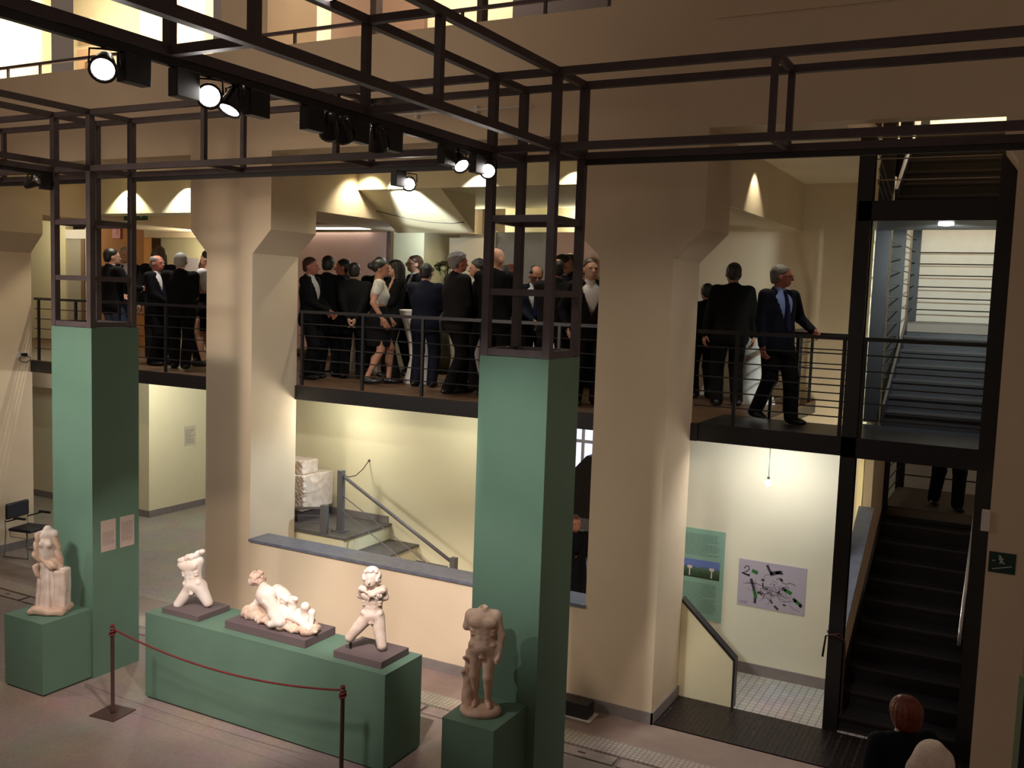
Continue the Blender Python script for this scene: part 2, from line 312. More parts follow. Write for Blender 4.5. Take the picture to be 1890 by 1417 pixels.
struct(box('wall_balcony_pillar', (-10.1, 14.3, ZF), (-9.45, 15.5, 6.0), M_WALLY), 'pale pillar behind the woman in white')
struct(box('wall_balcony_screen', (-9.3, 14.9, ZF), (-8.2, 15.0, 5.5), M_WALL), 'screen wall behind the flowers')
# left bay backdrop
struct(box('wall_balcony_left', (-24, 14.3, ZF), (-18.95, 14.5, 6.23), M_WALLY), 'yellow wall at the left end of the balcony')
d2 = struct(box('door_2', (-18.95, 14.35, ZF), (-18.42, 14.42, 5.42), mat('grey door leaf', (0.42, 0.38, 0.30), 0.6)), 'grey door at the left end of the balcony')
box('door_frame', (-18.42, 14.28, ZF), (-18.3, 14.46, 5.42), MATS['brown door frame'], d2); box('door_head', (-18.95, 14.3, 5.42), (-18.3, 14.46, 5.62), M_WHITE, d2)
struct(box('wall_balcony_jamb', (-18.3, 14.3, ZF), (-17.75, 14.5, 6.23), M_WALLY), 'yellow wall strip beside the grey door')
oc = struct(box('wall_ochre', (-17.7, 14.2, ZF), (-16.35, 14.4, 6.23), M_OCHRE), 'ochre wall under the red sign')
struct(box('wall_balcony_white', (-16.3, 14.6, ZF), (-13.2, 14.7, 5.50), M_WALLY), 'bright screen wall behind the left group')
struct(box('wall_balcony_head', (-16.35, 14.2, 5.45), (-12.5, 14.5, 6.23), M_WALL), 'wall above the bright screen')
# right balcony bay: high wall behind the walking man, passage void
struct(box('wall_balcony_right', (-4.6, 14.2, 0.0), (-1.66, 14.4, 6.23), M_WALL), 'tall wall behind the walking man')
# stair side wall and back walls
struct(box('wall_stair_side', (-1.72, 12.5, 0.0), (-1.66, 14.4, 8.6), M_WALLY), 'pale side wall of the stair')
struct(box('wall_stair_back', (-2.0, 15.6, 0.0), (1.5, 15.8, 8.9), mat('off white stair wall', (0.72, 0.70, 0.62), 0.8, noise=0.04)), 'off white wall at the back of the stair')
pw = struct(prism('wall_stair_parapet', [(10.55, 0), (13.4, 0), (13.4, 3.0), (12.3, 3.0), (12.3, 2.05), (10.55, 1.0)], 'x', -1.62, -1.52, M_WALL), 'cream parapet wall with sloping top beside the lower stair')
prism('capping', [(10.55, 1.0), (12.3, 2.05), (12.3, 2.08), (10.55, 1.03)], 'x', -1.66, -1.48, M_SILL, pw)
# --- upper gallery beyond the parapet
struct(box('floor_upper', (-24, YA + 0.22, 6.45), (-1.66, 18, 6.55), M_WALL), 'upper gallery floor')
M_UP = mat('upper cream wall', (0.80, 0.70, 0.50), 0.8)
struct(box('wall_upper_white', (-24, 12.5, 6.55), (-17.2, 12.7, 11), M_UP), 'brightly lit wall of the upper gallery at the left edge')
ud = struct(box('wall_upper_recess', (-17.2, 13.2, 6.55), (-14.5, 13.4, 11), M_UP), 'yellow lit wall of the upper gallery with a door')
struct(box('wall_upper_room', (-14.5, 12.5, 6.55), (-12.9, 12.7, 11), M_UP), 'bright upper wall between door and pier')
struct(box('wall_upper_peach', (-13.0, 13.0, 6.55), (-10.3, 13.2, 11), M_UP), 'peach lit upper gallery wall')
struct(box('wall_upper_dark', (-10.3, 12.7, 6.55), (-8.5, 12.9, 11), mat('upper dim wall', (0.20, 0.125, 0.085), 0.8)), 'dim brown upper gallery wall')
struct(box('wall_upper_end', (-8.5, 12.8, 6.55), (-6.9, 13.0, 11), M_UP), 'peach upper gallery wall near the railing end')
struct(box('wall_upper_gap', (-6.9, 12.6, 6.55), (-1.6, 12.8, 11), mat('painted dark opening', (0.04, 0.03, 0.035), 0.8)), 'dark painted sheet standing in for the unlit end of the upper gallery')  # solid panel, the darkness of the opening is put into its colour
d3 = struct(box('door_3', (-17.0, 13.12, 6.55), (-16.1, 13.2, 9.05), mat('peach door', (0.62, 0.42, 0.28), 0.7)), 'peach framed door of the upper gallery')
box('door_leaf', (-16.6, 13.07, 6.55), (-16.15, 13.12, 8.7), mat('pale door leaf', (0.66, 0.52, 0.36), 0.7), d3)
box('door_frame', (-16.68, 13.05, 6.55), (-16.6, 13.12, 8.78), MATS['brown door frame'], d3)
w4 = struct(box('window_5', (-17.0, 13.10, 9.22), (-16.55, 13.2, 9.62), M_WHITE), 'small dark window above the upper door')
box('pane', (-16.95, 13.08, 9.28), (-16.6, 13.12, 9.57), M_BLACK, w4)
struct(box('wall_upper_pier', (CX[1] - 0.405, YA + 0.23, 6.55), (CX[1] + 0.405, 10.7, 11.5), M_WALL), 'upper part of the middle pier behind the gallery railing')
for x, wd in [(-8.25, 0.10), (-6.55, 0.08)]:
    tag(box('steel_post', (x, 11.0, 6.55), (x + wd, 11.15, 11), M_STEEL), 'dark steel post of the upper gallery ' + ('beside the peach wall' if x < -8 else 'near the railing end'), 'post')
# ------------------------------------------------------------ railings, stairs, landings
def railing(name, label, p, q, z0, posts, ztop=1.02, rods=5, m=None, group=None, r=0.008):
    """straight railing from p to q (xy) with top rail, thin rods and posts at fractions"""
    m = m or M_STAIR
    t = thing(name, label, 'railing', (p[0], p[1], z0), group)
    P = lambda f, z: (p[0] + (q[0] - p[0]) * f, p[1] + (q[1] - p[1]) * f, z0 + z)
    v, f = tubev(P(0, ztop), P(1, ztop), 0.02, 4, True); meshobj('top_rail', v, f, m, t)
    for i in range(rods):
        z = ztop - 0.165 * (i + 1); tube('rod', P(0, z), P(1, z), r, m, t, 6)
    for fr in posts: tube('post', P(fr, 0), P(fr, ztop), 0.018, m, t, square=True)
    return t
railing('balcony_railing', 'dark horizontal rod railing of the balcony left of the sculpture bench pier', (CX[0] + 0.42, YB + 0.05), (CX[1] - 0.41, YB + 0.05), ZF, (0.02, 0.21, 0.42, 0.63, 0.84))
railing('balcony_railing', 'dark horizontal rod railing of the balcony in front of the crowd in the middle bay', (CX[1] + 0.41, YB + 0.05), (CX[2] - 0.41, YB + 0.05), ZF, (0.01, 0.224, 0.42, 0.62, 0.82, 0.99))
railing('platform_railing', 'front rod railing the walking man holds, between pier and stair post', (CX[2] + 0.41, YB + 0.05), (-1.62, YB + 0.05), ZF, (0.28, 0.98))
railing('platform_railing', 'rear rod railing of the steel platform behind the walking man', (-2.62, 11.38), (-1.62, 11.38), ZF, (0.02, 0.3, 0.98))
railing('platform_railing', 'short side rod railing at the edge of the plank floor beside the dark suited man', (-2.63, 11.46), (-2.63, 13.9), ZF, (0.02, 0.34, 0.67, 0.98))
railing('landing_railing', 'front rod railing of the stair landing between the two stair posts', (-1.46, YB + 0.05), (-0.2, YB + 0.05), ZF, (0.01, 0.99))
pf = struct(box('floor_platform', (-3.15, YB, ZF - 0.20), (-1.60, 11.38, ZF), M_STAIR), 'dark steel platform the walking man crosses')
lf = struct(box('floor_landing', (-1.60, YB, ZF - 0.21), (-0.17, 11.72, ZF), mat('studded landing plate', (0.020, 0.021, 0.030), 0.3, 0.4, bump=0.5, bscale=40)), 'dark studded stair landing beside the steel platform')
def hpost(name, x, y, z0, z1, label, s=0.075):
    pts = []
    a, b, c = s, s * 0.82, s * 0.14
    poly = [(-a, -a), (a, -a), (a, -b), (c, -b), (c, b), (a, b), (a, a), (-a, a), (-a, b), (-c, b), (-c, -b), (-a, -b)]
    return tag(prism(name, [(x + p, y + q) for p, q in poly], 'z', z0, z1, M_STAIR), label, 'post')
hpost('steel_stair_post', -1.545, YB + 0.075, 0, 6.23, 'tall front steel stair post with a cord tied to it')
hpost('steel_stair_post', -0.256, YB + 0.085, 0, 6.0, 'tall front steel stair post against the right hand pier')
hpost('steel_stair_post', -1.545, 11.95, 3.17, 8.4, 'second steel stair post behind the tall front one')
hpost('steel_stair_post', -1.545, 13.5, 0, 8.4, 'rear left steel stair post at the half landing')
hpost('steel_stair_post', -0.23, 13.5, 0, 8.4, 'rear right steel stair post at the half landing')
hpost('steel_stair_post', -1.50, 15.2, 0, 8.4, 'rearmost left steel stair post by the off white wall', 0.055)
def flight(name, label, x0, x1, y0, z0, n, rise, run, landing=1.6):
    t = thing(name, label, 'staircase', (x0, y0, z0))
    for i in range(n):
        z = z0 + rise * (i + 1); y = y0 + run * i
        if i < n - 1:
            box('tread', (x0 + 0.03, y - 0.02, z - 0.035), (x1 - 0.03, y + run, z), M_STAIR, t)
        box('riser', (x0 + 0.03, y, z - rise), (x1 - 0.03, y + 0.012, z - 0.035), M_STAIR, t)
        box('nosing', (x0 + 0.03, y - 0.024, z - 0.012), (x1 - 0.03, y - 0.016, z + 0.003), mat('worn steel nosing', (0.10, 0.09, 0.085), 0.35, 0.8), t)
    zt = z0 + rise * n; yt = y0 + run * (n - 1)
    box('landing', (x0, yt - 0.02, zt - 0.12), (x1, yt + landing, zt), mat('grey landing lino', (0.13, 0.10, 0.075), 0.5), t)
    for x in (x0, x1 - 0.03):
        prism('stringer', [(y0 - 0.05, z0), (y0 + 0.22, z0), (yt + 0.02, zt - 0.16), (yt + 0.02, zt + 0.06), (yt - 0.04, zt + 0.06), (y0 - 0.05, z0 + 0.24)], 'x', x, x + 0.03, M_STAIR, t)
    return t
flight('stair_flight', 'lowest dark steel stair flight rising from the hall floor', -1.52, -0.26, 10.45, 0.0, 11, 0.171, 0.315)
flight('stair_flight', 'middle dark steel stair flight rising from the balcony level landing', -1.40, -0.22, 11.72, ZF, 7, 0.168, 0.29, 1.95)
flight('stair_flight', 'topmost dark steel stair flight half hidden by the truss', -1.40, -0.22, 11.55, 5.58, 7, 0.17, 0.29, 1.6)
ul = struct(box('floor_upper_landing', (-1.60, YB, 5.38), (-0.17, 11.6, 5.58), M_STAIR), 'dark landing beam between the stair posts above the downlight')
lt = tag(lathe('downlight', [(0.07, 0), (0.075, 0.012), (0.06, 0.02)], mat('downlight glow', (1, 1, 1), 0.3, emit=(0.95, 0.98, 1.0), estr=25), loc=(-0.80, 10.75, 5.362)), 'round glowing downlight under the stair landing beam', 'downlight')
spot('stair downlight', (-0.80, 10.75, 5.33), (-0.75, 14.0, 3.9), 420, 120, (0.86, 1.0, 0.97), 0.8)
# side and rear rod railings of the stair
def rods(name, label, segs, r=0.008, m=None):
    t = thing(name, label, 'railing', segs[0][0])
    for p, q in segs: tube('rod', p, q, r, m or M_STAIR, t, 6)
    return t
rods('stair_side_railing', 'level rods along the left side of the middle stair flight', [((-1.5, 11.95, ZF + 0.165 * (i + 1)), (-1.5, 13.5, ZF + 0.165 * (i + 1))) for i in range(13)])
rods('stair_side_railing', 'level rods between the rear left stair posts', [((-1.52, 13.5, 4.35 + 0.165 * (i + 1)), (-1.5, 15.2, 4.35 + 0.165 * (i + 1))) for i in range(7)])
rods('stair_rear_railing', 'level rods across the back of the half landing', [((-1.5, 15.2, 4.34 + 0.165 * (i + 1)), (-0.2, 15.2, 4.34 + 0.165 * (i + 1))) for i in range(6)], 0.010)
rods('stair_rear_railing', 'level rods at the back of the lower half landing behind the standing legs', [((-1.5, 15.1, 1.88 + 0.20 * (i + 1)), (-0.2, 15.1, 1.88 + 0.20 * (i + 1))) for i in range(5)], 0.010)
rods('stair_side_railing', 'raking rods on the left of the lower half landing', [((-1.5, 13.6, 1.88 + 0.165 * (i + 1)), (-1.5, 15.1, 1.88 + 0.165 * (i + 1))) for i in range(5)])
rods('upper_stair_railing', 'bright rods across the upper stair landing above the downlight', [((-1.46, YB + 0.05, 5.58 + 0.21 * (i + 1)), (-0.2, YB + 0.05, 5.58 + 0.21 * (i + 1))) for i in range(4)], 0.007, mat('bare steel rod', (0.30, 0.26, 0.24), 0.35, 0.7))
rods('upper_stair_railing', 'raking rods beside the topmost stair flight', [((-1.45, 10.55, 6.05 - 0.13 * i), (-1.45, 11.85, 5.72 - 0.13 * i)) for i in range(3)] + [((-1.44, 11.60, 5.70), (-1.42, 12.75, 6.52))], 0.007, MATS['bare steel rod'])
hr = thing('stair_handrail', 'bright steel handrail on the right of the lowest stair flight', 'handrail', (-0.30, 10.7, 1.0))
polytube('rail', [(-0.375, 10.56, 1.13), (-0.375, 10.52, 1.21), (-0.375, 10.62, 1.28), (-0.375, 12.5, 2.34)], 0.018, mat('brushed steel', (0.62, 0.60, 0.58), 0.3, 0.6), hr)
for y in (10.9, 11.7, 12.4): tube('bracket', (-0.375, y, 1.28 + (y - 10.62) * 0.5625), (-0.20, y, 1.23 + (y - 10.62) * 0.5625), 0.008, M_STAIR, hr)
box('emergency_lamp', (-0.235, YA - 0.06, 2.56), (-0.165, YA + 0.02, 2.74), M_WHITE)
tag(bpy.data.objects['emergency_lamp'], 'small white box lamp on the edge of the right hand pier', 'lamp')
# upper gallery railing
ug = thing('gallery_railing', 'dark handrail on short posts above the upper gallery parapet', 'railing', (-14, YA + 0.1, 7.52))
tube('top_rail', (-24, YA + 0.10, 7.70), (-4.1, YA + 0.10, 7.70), 0.02, M_STEEL, ug, square=True)
for x in (-15.6, -14.0, -13.25, -12.1, -10.6, -8.35, -7.0, -5.9, -4.85, -4.1): tube('post', (x, YA + 0.10, 7.52), (x, YA + 0.10, 7.70), 0.016, M_STEEL, ug, square=True)
# short stair behind the low wall
ss = thing('short_stair', 'short cream stair with grey treads behind the low wall', 'staircase', (-8.1, 10.6, 0))
zs = [1.10, 0.86, 0.62, 0.38, 0.16]
box('landing_block', (-10.4, 10.42, 0), (-8.08, YW - 0.001, 1.07), M_WALLY, ss); box('landing_tread', (-10.4, 10.40, 1.07), (-8.04, YW - 0.001, 1.10), M_TREAD, ss)
box('skirting', (-10.0, YW - 0.02, 1.10), (-8.10, YW - 0.002, 1.20), M_BASE, ss)
for i in range(1, 5):
    x0 = -8.08 + 0.50 * (i - 1)
    box('step_block', (x0, 10.42, 0), (x0 + 0.50, YW - 0.001, zs[i] - 0.03), M_WALLY, ss); box('tread', (x0, 10.40, zs[i] - 0.03), (x0 + 0.53, YW - 0.001, zs[i]), M_TREAD, ss)
hb = thing('stair_handrail', 'grey handrail with two thin wires and a slung cord along the short stair', 'handrail', (-8.36, 10.7, 1.1))
M_GP = mat('grey painted post', (0.12, 0.11, 0.11), 0.45)
box('post', (-8.40, 10.66, 1.10), (-8.32, 10.74, 1.97), M_GP, hb); box('post', (-6.51, 10.66, 0.16), (-6.43, 10.74, 1.02), M_GP, hb); box('foot_plate', (-8.45, 10.61, 1.10), (-8.27, 10.79, 1.115), M_GP, hb)
tube('rail', (-8.34, 10.7, 1.90), (-6.47, 10.7, 0.94), 0.024, M_GP, hb, 10)
for k in (0.30, 0.52): tube('wire', (-8.34, 10.7, 1.92 - k), (-6.47, 10.7, 0.96 - k), 0.007, M_GP, hb, 6)
hb2 = thing('stair_handrail', 'second grey handrail post nearer the pier with short rails to the left', 'handrail', (-8.46, 10.45, 0.9))
box('post', (-8.51, 10.43, 1.10), (-8.42, 10.51, 1.50), M_GP, hb2)
for z0, z1, r in [(1.46, 1.30, 0.02), (1.35, 1.20, 0.007), (1.24, 1.12, 0.007)]: tube('rail', (-8.46, 10.47, z0), (-9.6, 10.47, z1), r, M_GP, hb2, 8)
polytube('cord', [(-8.36, 10.72, 1.90)] + [(-8.36 - 0.11 * t, 10.72 + 0.78 * t, 1.90 + 0.10 * t - 0.12 * math.sin(math.pi * t)) for t in (0.25, 0.5, 0.75)] + [(-8.47, YW - 0.01, 1.99)], 0.007, M_BLACK, hb)
hk = tag(lathe('wall_hook', [(0.02, 0), (0.02, 0.01), (0.008, 0.012), (0.008, 0.03)], M_GP, n=10, loc=(-8.47, YW, 1.99), rot=Matrix.Rotation(math.pi / 2, 3, 'X')), 'tiny wall hook holding the cord end above the short stair', 'hook')
# ------------------------------------------------------------ gantry: towers, trusses, tracks, spotlights
YF_, YR_ = 7.19, 7.74      # front and rear tubes
ZT_, ZB_ = 6.32, 5.72
S = 0.030
def sq(name, p, q, par, s=S, m=None): return tube(name, p, q, s, m or M_STEEL, par, square=True)
TW = [(-9.70, -9.11), (-4.09, -3.50)]
def tower(xa, xb, label):
    zc = 3.984
    t = thing('tower_frame', label, 'frame', ((xa + xb) / 2, (YF_ + YR_) / 2, zc))
    for x in (xa, xb):
        for y in (YF_, YR_): sq('leg', (x, y, zc), (x, y, ZT_ + S), t, 0.034)
    for z in (zc + 0.035, 4.53, 5.145, ZB_, ZT_):
        for y in (YF_, YR_): sq('ring_bar', (xa, y, z), (xb, y, z), t, 0.028)
        for x in (xa, xb): sq('ring_bar', (x, YF_, z), (x, YR_, z), t, 0.028)
    return t
tower(*TW[0], 'open steel tower frame standing on the left green column')
tower(*TW[1], 'open steel tower frame standing on the right green column')
def xtruss(x0, x1, frames, label):
    t = thing('lighting_truss', label, 'truss', ((x0 + x1) / 2, YF_, ZB_))
    for y in (YF_, YR_):
        for z in (ZT_, ZB_): sq('chord', (x0, y, z), (x1, y, z), t)
    for x in frames:
        for y in (YF_, YR_): sq('upright', (x, y, ZB_), (x, y, ZT_), t, 0.024)
        for z in (ZT_, ZB_): sq('cross_bar', (x, YF_, z), (x, YR_, z), t, 0.024)
    box('light_track', (x0, YR_ - 0.02, ZB_ - 0.075), (x1, YR_ + 0.02, ZB_ - 0.031), M_BLACK, t)
    return t
xtruss(-9.075, -4.125, (-7.42, -5.75), 'dark box truss spanning between the two tower frames')
xtruss(-3.465, 3.2, (-1.75, -0.05, 1.65), 'dark box truss running right from the right tower across the stair')
xtruss(-16.0, -9.735, (-11.4, -13.1), 'dark box truss running left from the left tower out of frame')
def ytruss(xa, xb, y0, frames, label, side):
    t = thing('lighting_truss', label, 'truss', ((xa + xb) / 2, YF_, ZB_))
    for x in (xa, xb):
        for z in (ZT_, ZB_): sq('chord', (x, y0, z), (x, YF_ - 0.035, z), t)
    for y in frames:
        for x in (xa, xb): sq('upright', (x, y, ZB_), (x, y, ZT_), t, 0.026)
        for z in (ZT_, ZB_): sq('cross_bar', (xa, y, z), (xb, y, z), t, 0.026)
    box('light_track', (xa - 0.02, y0, ZB_ - 0.075), (xa + 0.02, YF_ - 0.04, ZB_ - 0.031), M_BLACK, t)
    return t
ytruss(*TW[1], -2.0, (5.42, 3.72, 2.0, 0.3), 'near dark box truss with a row of spotlights coming over the hall towards the camera', 1)
ytruss(*TW[0], -2.0, (5.42, 3.72, 2.0, 0.3), 'left dark box truss coming from the left tower over the hall', 1)
# bolts at the tower heads
M_LENS = mat('lit lamp lens', (1, 1, 1), 0.2, emit=(1.0, 0.93, 0.88), estr=60)
M_LENSO = mat('unlit lamp lens', (0.75, 0.72, 0.72), 0.1, 0.6)
M_CAN = mat('black lamp can', (0.012, 0.010, 0.011), 0.25)
def spotlight(label, x, y, aim, lit, side=1, zt=ZB_ - 0.075, size=1.0):
    """track head: adapter box on the track, yoke, bell shaped can with a lens, aimed at a direction"""
    t = thing('spotlight', label, 'spotlight', (x, y, zt), 'track spotlights on the gantry')
    s = size
    b = box('adapter_box', (x - 0.035, y - 0.11 * side - 0.08, zt - 0.15 * s), (x + 0.035, y - 0.11 * side + 0.08, zt), M_BLACK, t, 0.004)
    d = Vector(aim).normalized(); c = Vector((x, y + 0.07 * side, zt - 0.088 * s))
    q = d.to_track_quat('Z', 'Y').to_matrix()
    tube('stem', (x, y + 0.07 * side, zt), (x, y + 0.07 * side, zt - 0.012), 0.014, M_BLACK, t)
    can = lathe('lamp_can', [(0.020, -0.105), (0.038, -0.095), (0.048, -0.06), (0.058, 0.0), (0.070, 0.055), (0.072, 0.075), (0.060, 0.076), (0.055, 0.062)], M_CAN, t, 18, c, q @ Matrix.Scale(s, 3))
    n = Vector((d.y, -d.x, 0)); n = n.normalized() if n.length > 0.05 else Vector((1, 0, 0))
    for k in (-1, 1): polytube('yoke', [Vector((x, y + 0.07 * side, zt - 0.008)), Vector((x, y + 0.07 * side, zt - 0.012)) + n * 0.07 * k * s, c + n * 0.074 * k * s], 0.006, M_CAN, t)
    lathe('lens', [(0.0005, 0.056), (0.058, 0.058), (0.058, 0.0655), (0.0005, 0.070)], M_LENS if lit else M_LENSO, can, 18, c, q @ Matrix.Scale(s, 3))
    return t
XT = TW[1][0]
CAMD = lambda x, y, z: Vector((0 - x, 0 - y, 4.5 - z))
spotlight('brightest lit spotlight nearest the camera at the upper left', XT, 3.38, (0.55, -0.55, -0.50), True, -1, size=0.95)
spotlight('lit spotlight facing the camera, second from the upper left on the near truss', XT, 3.93, (0.62, -0.60, -0.35), True, 1)
spotlight('dark spotlight tilted down beside the second lit one', XT, 4.26, (-0.05, -0.5, -0.9), True, -1)
spotlight('dark spotlight turned away, left of a pair near mid truss', XT, 4.98, (-0.5, 0.6, -0.6), False, 1)
spotlight('dark spotlight turned away, right of a pair near mid truss', XT, 5.24, (-0.35, 0.75, -0.75), False, -1)
spotlight('dark glossy spotlight with a highlight hanging from mid truss', XT, 5.64, (-0.25, 0.5, -0.85), False, -1)
spotlight('spotlight with a pale visible lens just left of the right tower', XT, 6.58, (0.75, -0.35, -0.75), True, 1)
spotlight('lit spotlight right at the front leg of the right tower', XT, 7.06, (0.45, -0.78, -0.42), True, 1)
spotlight('lit spotlight under the rear chord between the two towers', -5.35, YR_, (0.50, -0.80, -0.42), True, 1)
spotlight('dark spotlight on the left tower with its white lens turned up right', -9.72, 7.0, (0.75, 0.2, 0.35), False, -1)
spotlight('lit spotlight on the upper chord at the top edge of the picture', XT, 4.93, (0.5, -0.6, -0.55), True, 1, ZT_ + 0.18)
# ------------------------------------------------------------ implicit surface modelling (numpy surface nets)
def cap(a, b, ra, rb=None):
    a = np.array(a, np.float32); b = np.array(b, np.float32); rb = ra if rb is None else rb
    def f(P):
        ba = b - a; pa = P - a; h = np.clip(pa @ ba / max(1e-9, float(ba @ ba)), 0, 1)
        return np.sqrt(((pa - h[:, None] * ba) ** 2).sum(1)) - (ra + (rb - ra) * h)
    m = max(ra, rb); f.lo = np.minimum(a, b) - m; f.hi = np.maximum(a, b) + m; return f
def ell(c, r, rot=None):
    c = np.array(c, np.float32); r = np.array(r, np.float32); R = None if rot is None else np.array(rot, np.float32)
    def f(P):
        p = P - c
        if R is not None: p = p @ R
        k0 = np.sqrt(((p / r) ** 2).sum(1)); k1 = np.sqrt(((p / (r * r)) ** 2).sum(1)) + 1e-6
        return k0 * (k0 - 1) / k1
    m = r if R is None else np.full(3, r.max(), np.float32); f.lo = c - m; f.hi = c + m; return f
def rbox(c, h, rad, rot=None):
    c = np.array(c, np.float32); h = np.array(h, np.float32); R = None if rot is None else np.array(rot, np.float32)
    def f(P):
        p = P - c
        if R is not None: p = p @ R
        q = np.abs(p) - (h - rad)
        return np.sqrt((np.maximum(q, 0) ** 2).sum(1)) + np.minimum(q.max(1), 0) - rad
    m = h if R is None else np.full(3, np.linalg.norm(h), np.float32); f.lo = c - m; f.hi = c + m; return f
def rotm(ax, deg): return Matrix.Rotation(math.radians(deg), 3, ax)
def smin(a, b, k):
    if k <= 0: return np.minimum(a, b)
    h = np.maximum(k - np.abs(a - b), 0) / k; return np.minimum(a, b) - h * h * k * 0.25
def field(ops, P):
    """ops: list of (fn, op, k); op u union, s subtract, i intersect, d displace"""
    d = None
    for o in ops:
        fn, op, k = o
        if op == 'd': d = d + fn(P); continue
        e = fn(P)
        if d is None: d = e
        elif op == 'u': d = smin(d, e, k)
        elif op == 's': d = -smin(-d, e, k)
        else: d = -smin(-d, -e, k)
    return d
def snet(ops, h, lo=None, hi=None):
    los = [o[0].lo for o in ops if o[1] == 'u' and hasattr(o[0], 'lo')]; his = [o[0].hi for o in ops if o[1] == 'u' and hasattr(o[0], 'hi')]
    lo = np.min(los, 0) if lo is None else np.array(lo, float); hi = np.max(his, 0) if hi is None else np.array(hi, float)
    lo = lo - 2.5 * h; n = np.ceil((hi - lo + 2.5 * h) / h).astype(int) + 1
    ax = [lo[i] + h * np.arange(n[i]) for i in range(3)]
    G = np.stack(np.meshgrid(*ax, indexing='ij'), -1).reshape(-1, 3).astype(np.float32)
    F = field(ops, G).reshape(n); Sg = F < 0
    cs = [(a, b, c) for a in (0, 1) for b in (0, 1) for c in (0, 1)]
    sl = lambda A, o: A[o[0]:n[0] - 1 + o[0], o[1]:n[1] - 1 + o[1], o[2]:n[2] - 1 + o[2]]
    cnt = sum(sl(Sg, o).astype(np.int8) for o in cs); mixed = (cnt > 0) & (cnt < 8)
    I = np.argwhere(mixed); pos = np.zeros((len(I), 3)); num = np.zeros(len(I))
    V = {o: F[I[:, 0] + o[0], I[:, 1] + o[1], I[:, 2] + o[2]] for o in cs}
    for o in cs:
        for x in range(3):
            if o[x]: continue
            p = list(o); p[x] = 1; p = tuple(p); a, b = V[o], V[p]; c = (a < 0) != (b < 0)
            t = np.where(c, a / np.where(c, a - b, 1), 0); q = np.tile(np.array(o, float), (len(I), 1)); q[:, x] += t
            pos += q * c[:, None]; num += c
    verts = lo + h * (I + pos / num[:, None])
    cid = -np.ones(n - 1, int); cid[mixed] = np.arange(len(I)); Q = []
    for x in range(3):
        y, z = (x + 1) % 3, (x + 2) % 3
        s0 = [slice(1, -1)] * 3; s1 = [slice(1, -1)] * 3; s0[x] = slice(0, -1); s1[x] = slice(1, None)
        A, B = Sg[tuple(s0)], Sg[tuple(s1)]; E = np.argwhere(A != B)
        if not len(E): continue
        ins = A[tuple(E.T)]; E = E.copy(); E[:, y] += 1; E[:, z] += 1
        def c(dy, dz):
            e = E.copy(); e[:, y] += dy; e[:, z] += dz; return cid[tuple(e.T)]
        q = np.stack([c(-1, -1), c(0, -1), c(0, 0), c(-1, 0)], 1); q[~ins] = q[~ins][:, ::-1]; Q.append(q)
    Q = np.concatenate(Q); Q = Q[(Q >= 0).all(1)]
    return verts, Q
def npmesh(name, parts, mats, smooth=True):
    """parts: list of (verts, quads, material index)"""
    V = np.concatenate([p[0] for p in parts]); off = 0; F = []; MI = []
    for v, q, mi in parts: F.append(np.asarray(q) + off); MI.append(np.full(len(q), mi)); off += len(v)
    F = np.concatenate(F); MI = np.concatenate(MI)
    me = bpy.data.meshes.new(name); me.vertices.add(len(V)); me.vertices.foreach_set('co', V.astype(np.float32).ravel())
    me.loops.add(F.size); me.loops.foreach_set('vertex_index', F.ravel().astype(np.int32))
    me.polygons.add(len(F)); me.polygons.foreach_set('loop_start', np.arange(0, F.size, 4, dtype=np.int32)); me.polygons.foreach_set('loop_total', np.full(len(F), 4, np.int32))
    me.polygons.foreach_set('material_index', MI.astype(np.int32)); me.polygons.foreach_set('use_smooth', np.full(len(F), smooth))
    for m in mats: me.materials.append(m)
    me.update(calc_edges=True); me.validate(); return me
def sdfobj(name, ops, h, m, parent=None, loc=(0, 0, 0), rz=0.0, scale=1.0, mirror=False):
    v, q = snet(ops, h)
    if mirror: v = v * np.array([-1.0, 1.0, 1.0]); q = q[:, ::-1]
    me = npmesh(name, [(v, q, 0)], [m]); o = bpy.data.objects.new(name, me); COL.objects.link(o)
    o.location = loc; o.rotation_euler = (0, 0, rz); o.scale = (scale,) * 3
    if parent is not None: o.parent = parent
    return o
def U(f, k=0.03): return (f, 'u', k)
def Sb(f, k=0.01): return (f, 's', k)
def disp(fn): return (fn, 'd', 0)

# ------------------------------------------------------------ exhibits
C1 = (-9.74, -9.07, 7.16, 7.80); C2 = (-4.13, -3.47, 7.16, 7.79); ZC = 3.984
for c, lab in ((C1, 'tall green display column on the left carrying two text sheets'), (C2, 'tall green display column on the right behind the standing nude')):
    g = thing('green_column', lab, 'column', ((c[0] + c[1]) / 2, (c[2] + c[3]) / 2, 0))
    box('board', (c[0], c[2], 0), (c[1], c[2] + 0.02, ZC), M_GREEN, g); box('board', (c[0], c[3] - 0.02, 0), (c[1], c[3], ZC), M_GREEN, g)
    box('board', (c[0], c[2] + 0.02, 0), (c[0] + 0.02, c[3] - 0.02, ZC), M_GREEN, g); box('board', (c[1] - 0.02, c[2] + 0.02, 0), (c[1], c[3] - 0.02, ZC), M_GREEN, g)
    box('cap', (c[0] + 0.02, c[2] + 0.02, ZC - 0.03), (c[1] - 0.02, c[3] - 0.02, ZC - 0.005), M_GREEN, g)
def pedestal(name, lab, x0, x1, y0, y1, z):
    t = thing(name, lab, 'pedestal', ((x0 + x1) / 2, (y0 + y1) / 2, 0))
    box('body', (x0, y0, 0.02), (x1, y1, z - 0.018), M_GREEN, t); box('top_board', (x0 - 0.001, y0 - 0.001, z - 0.018), (x1 + 0.001, y1, z), M_GREEN, t); box('recessed_base', (x0 + 0.015, y0 + 0.015, 0), (x1 - 0.015, y1 - 0.015, 0.02), M_BLACK, t)
    return t
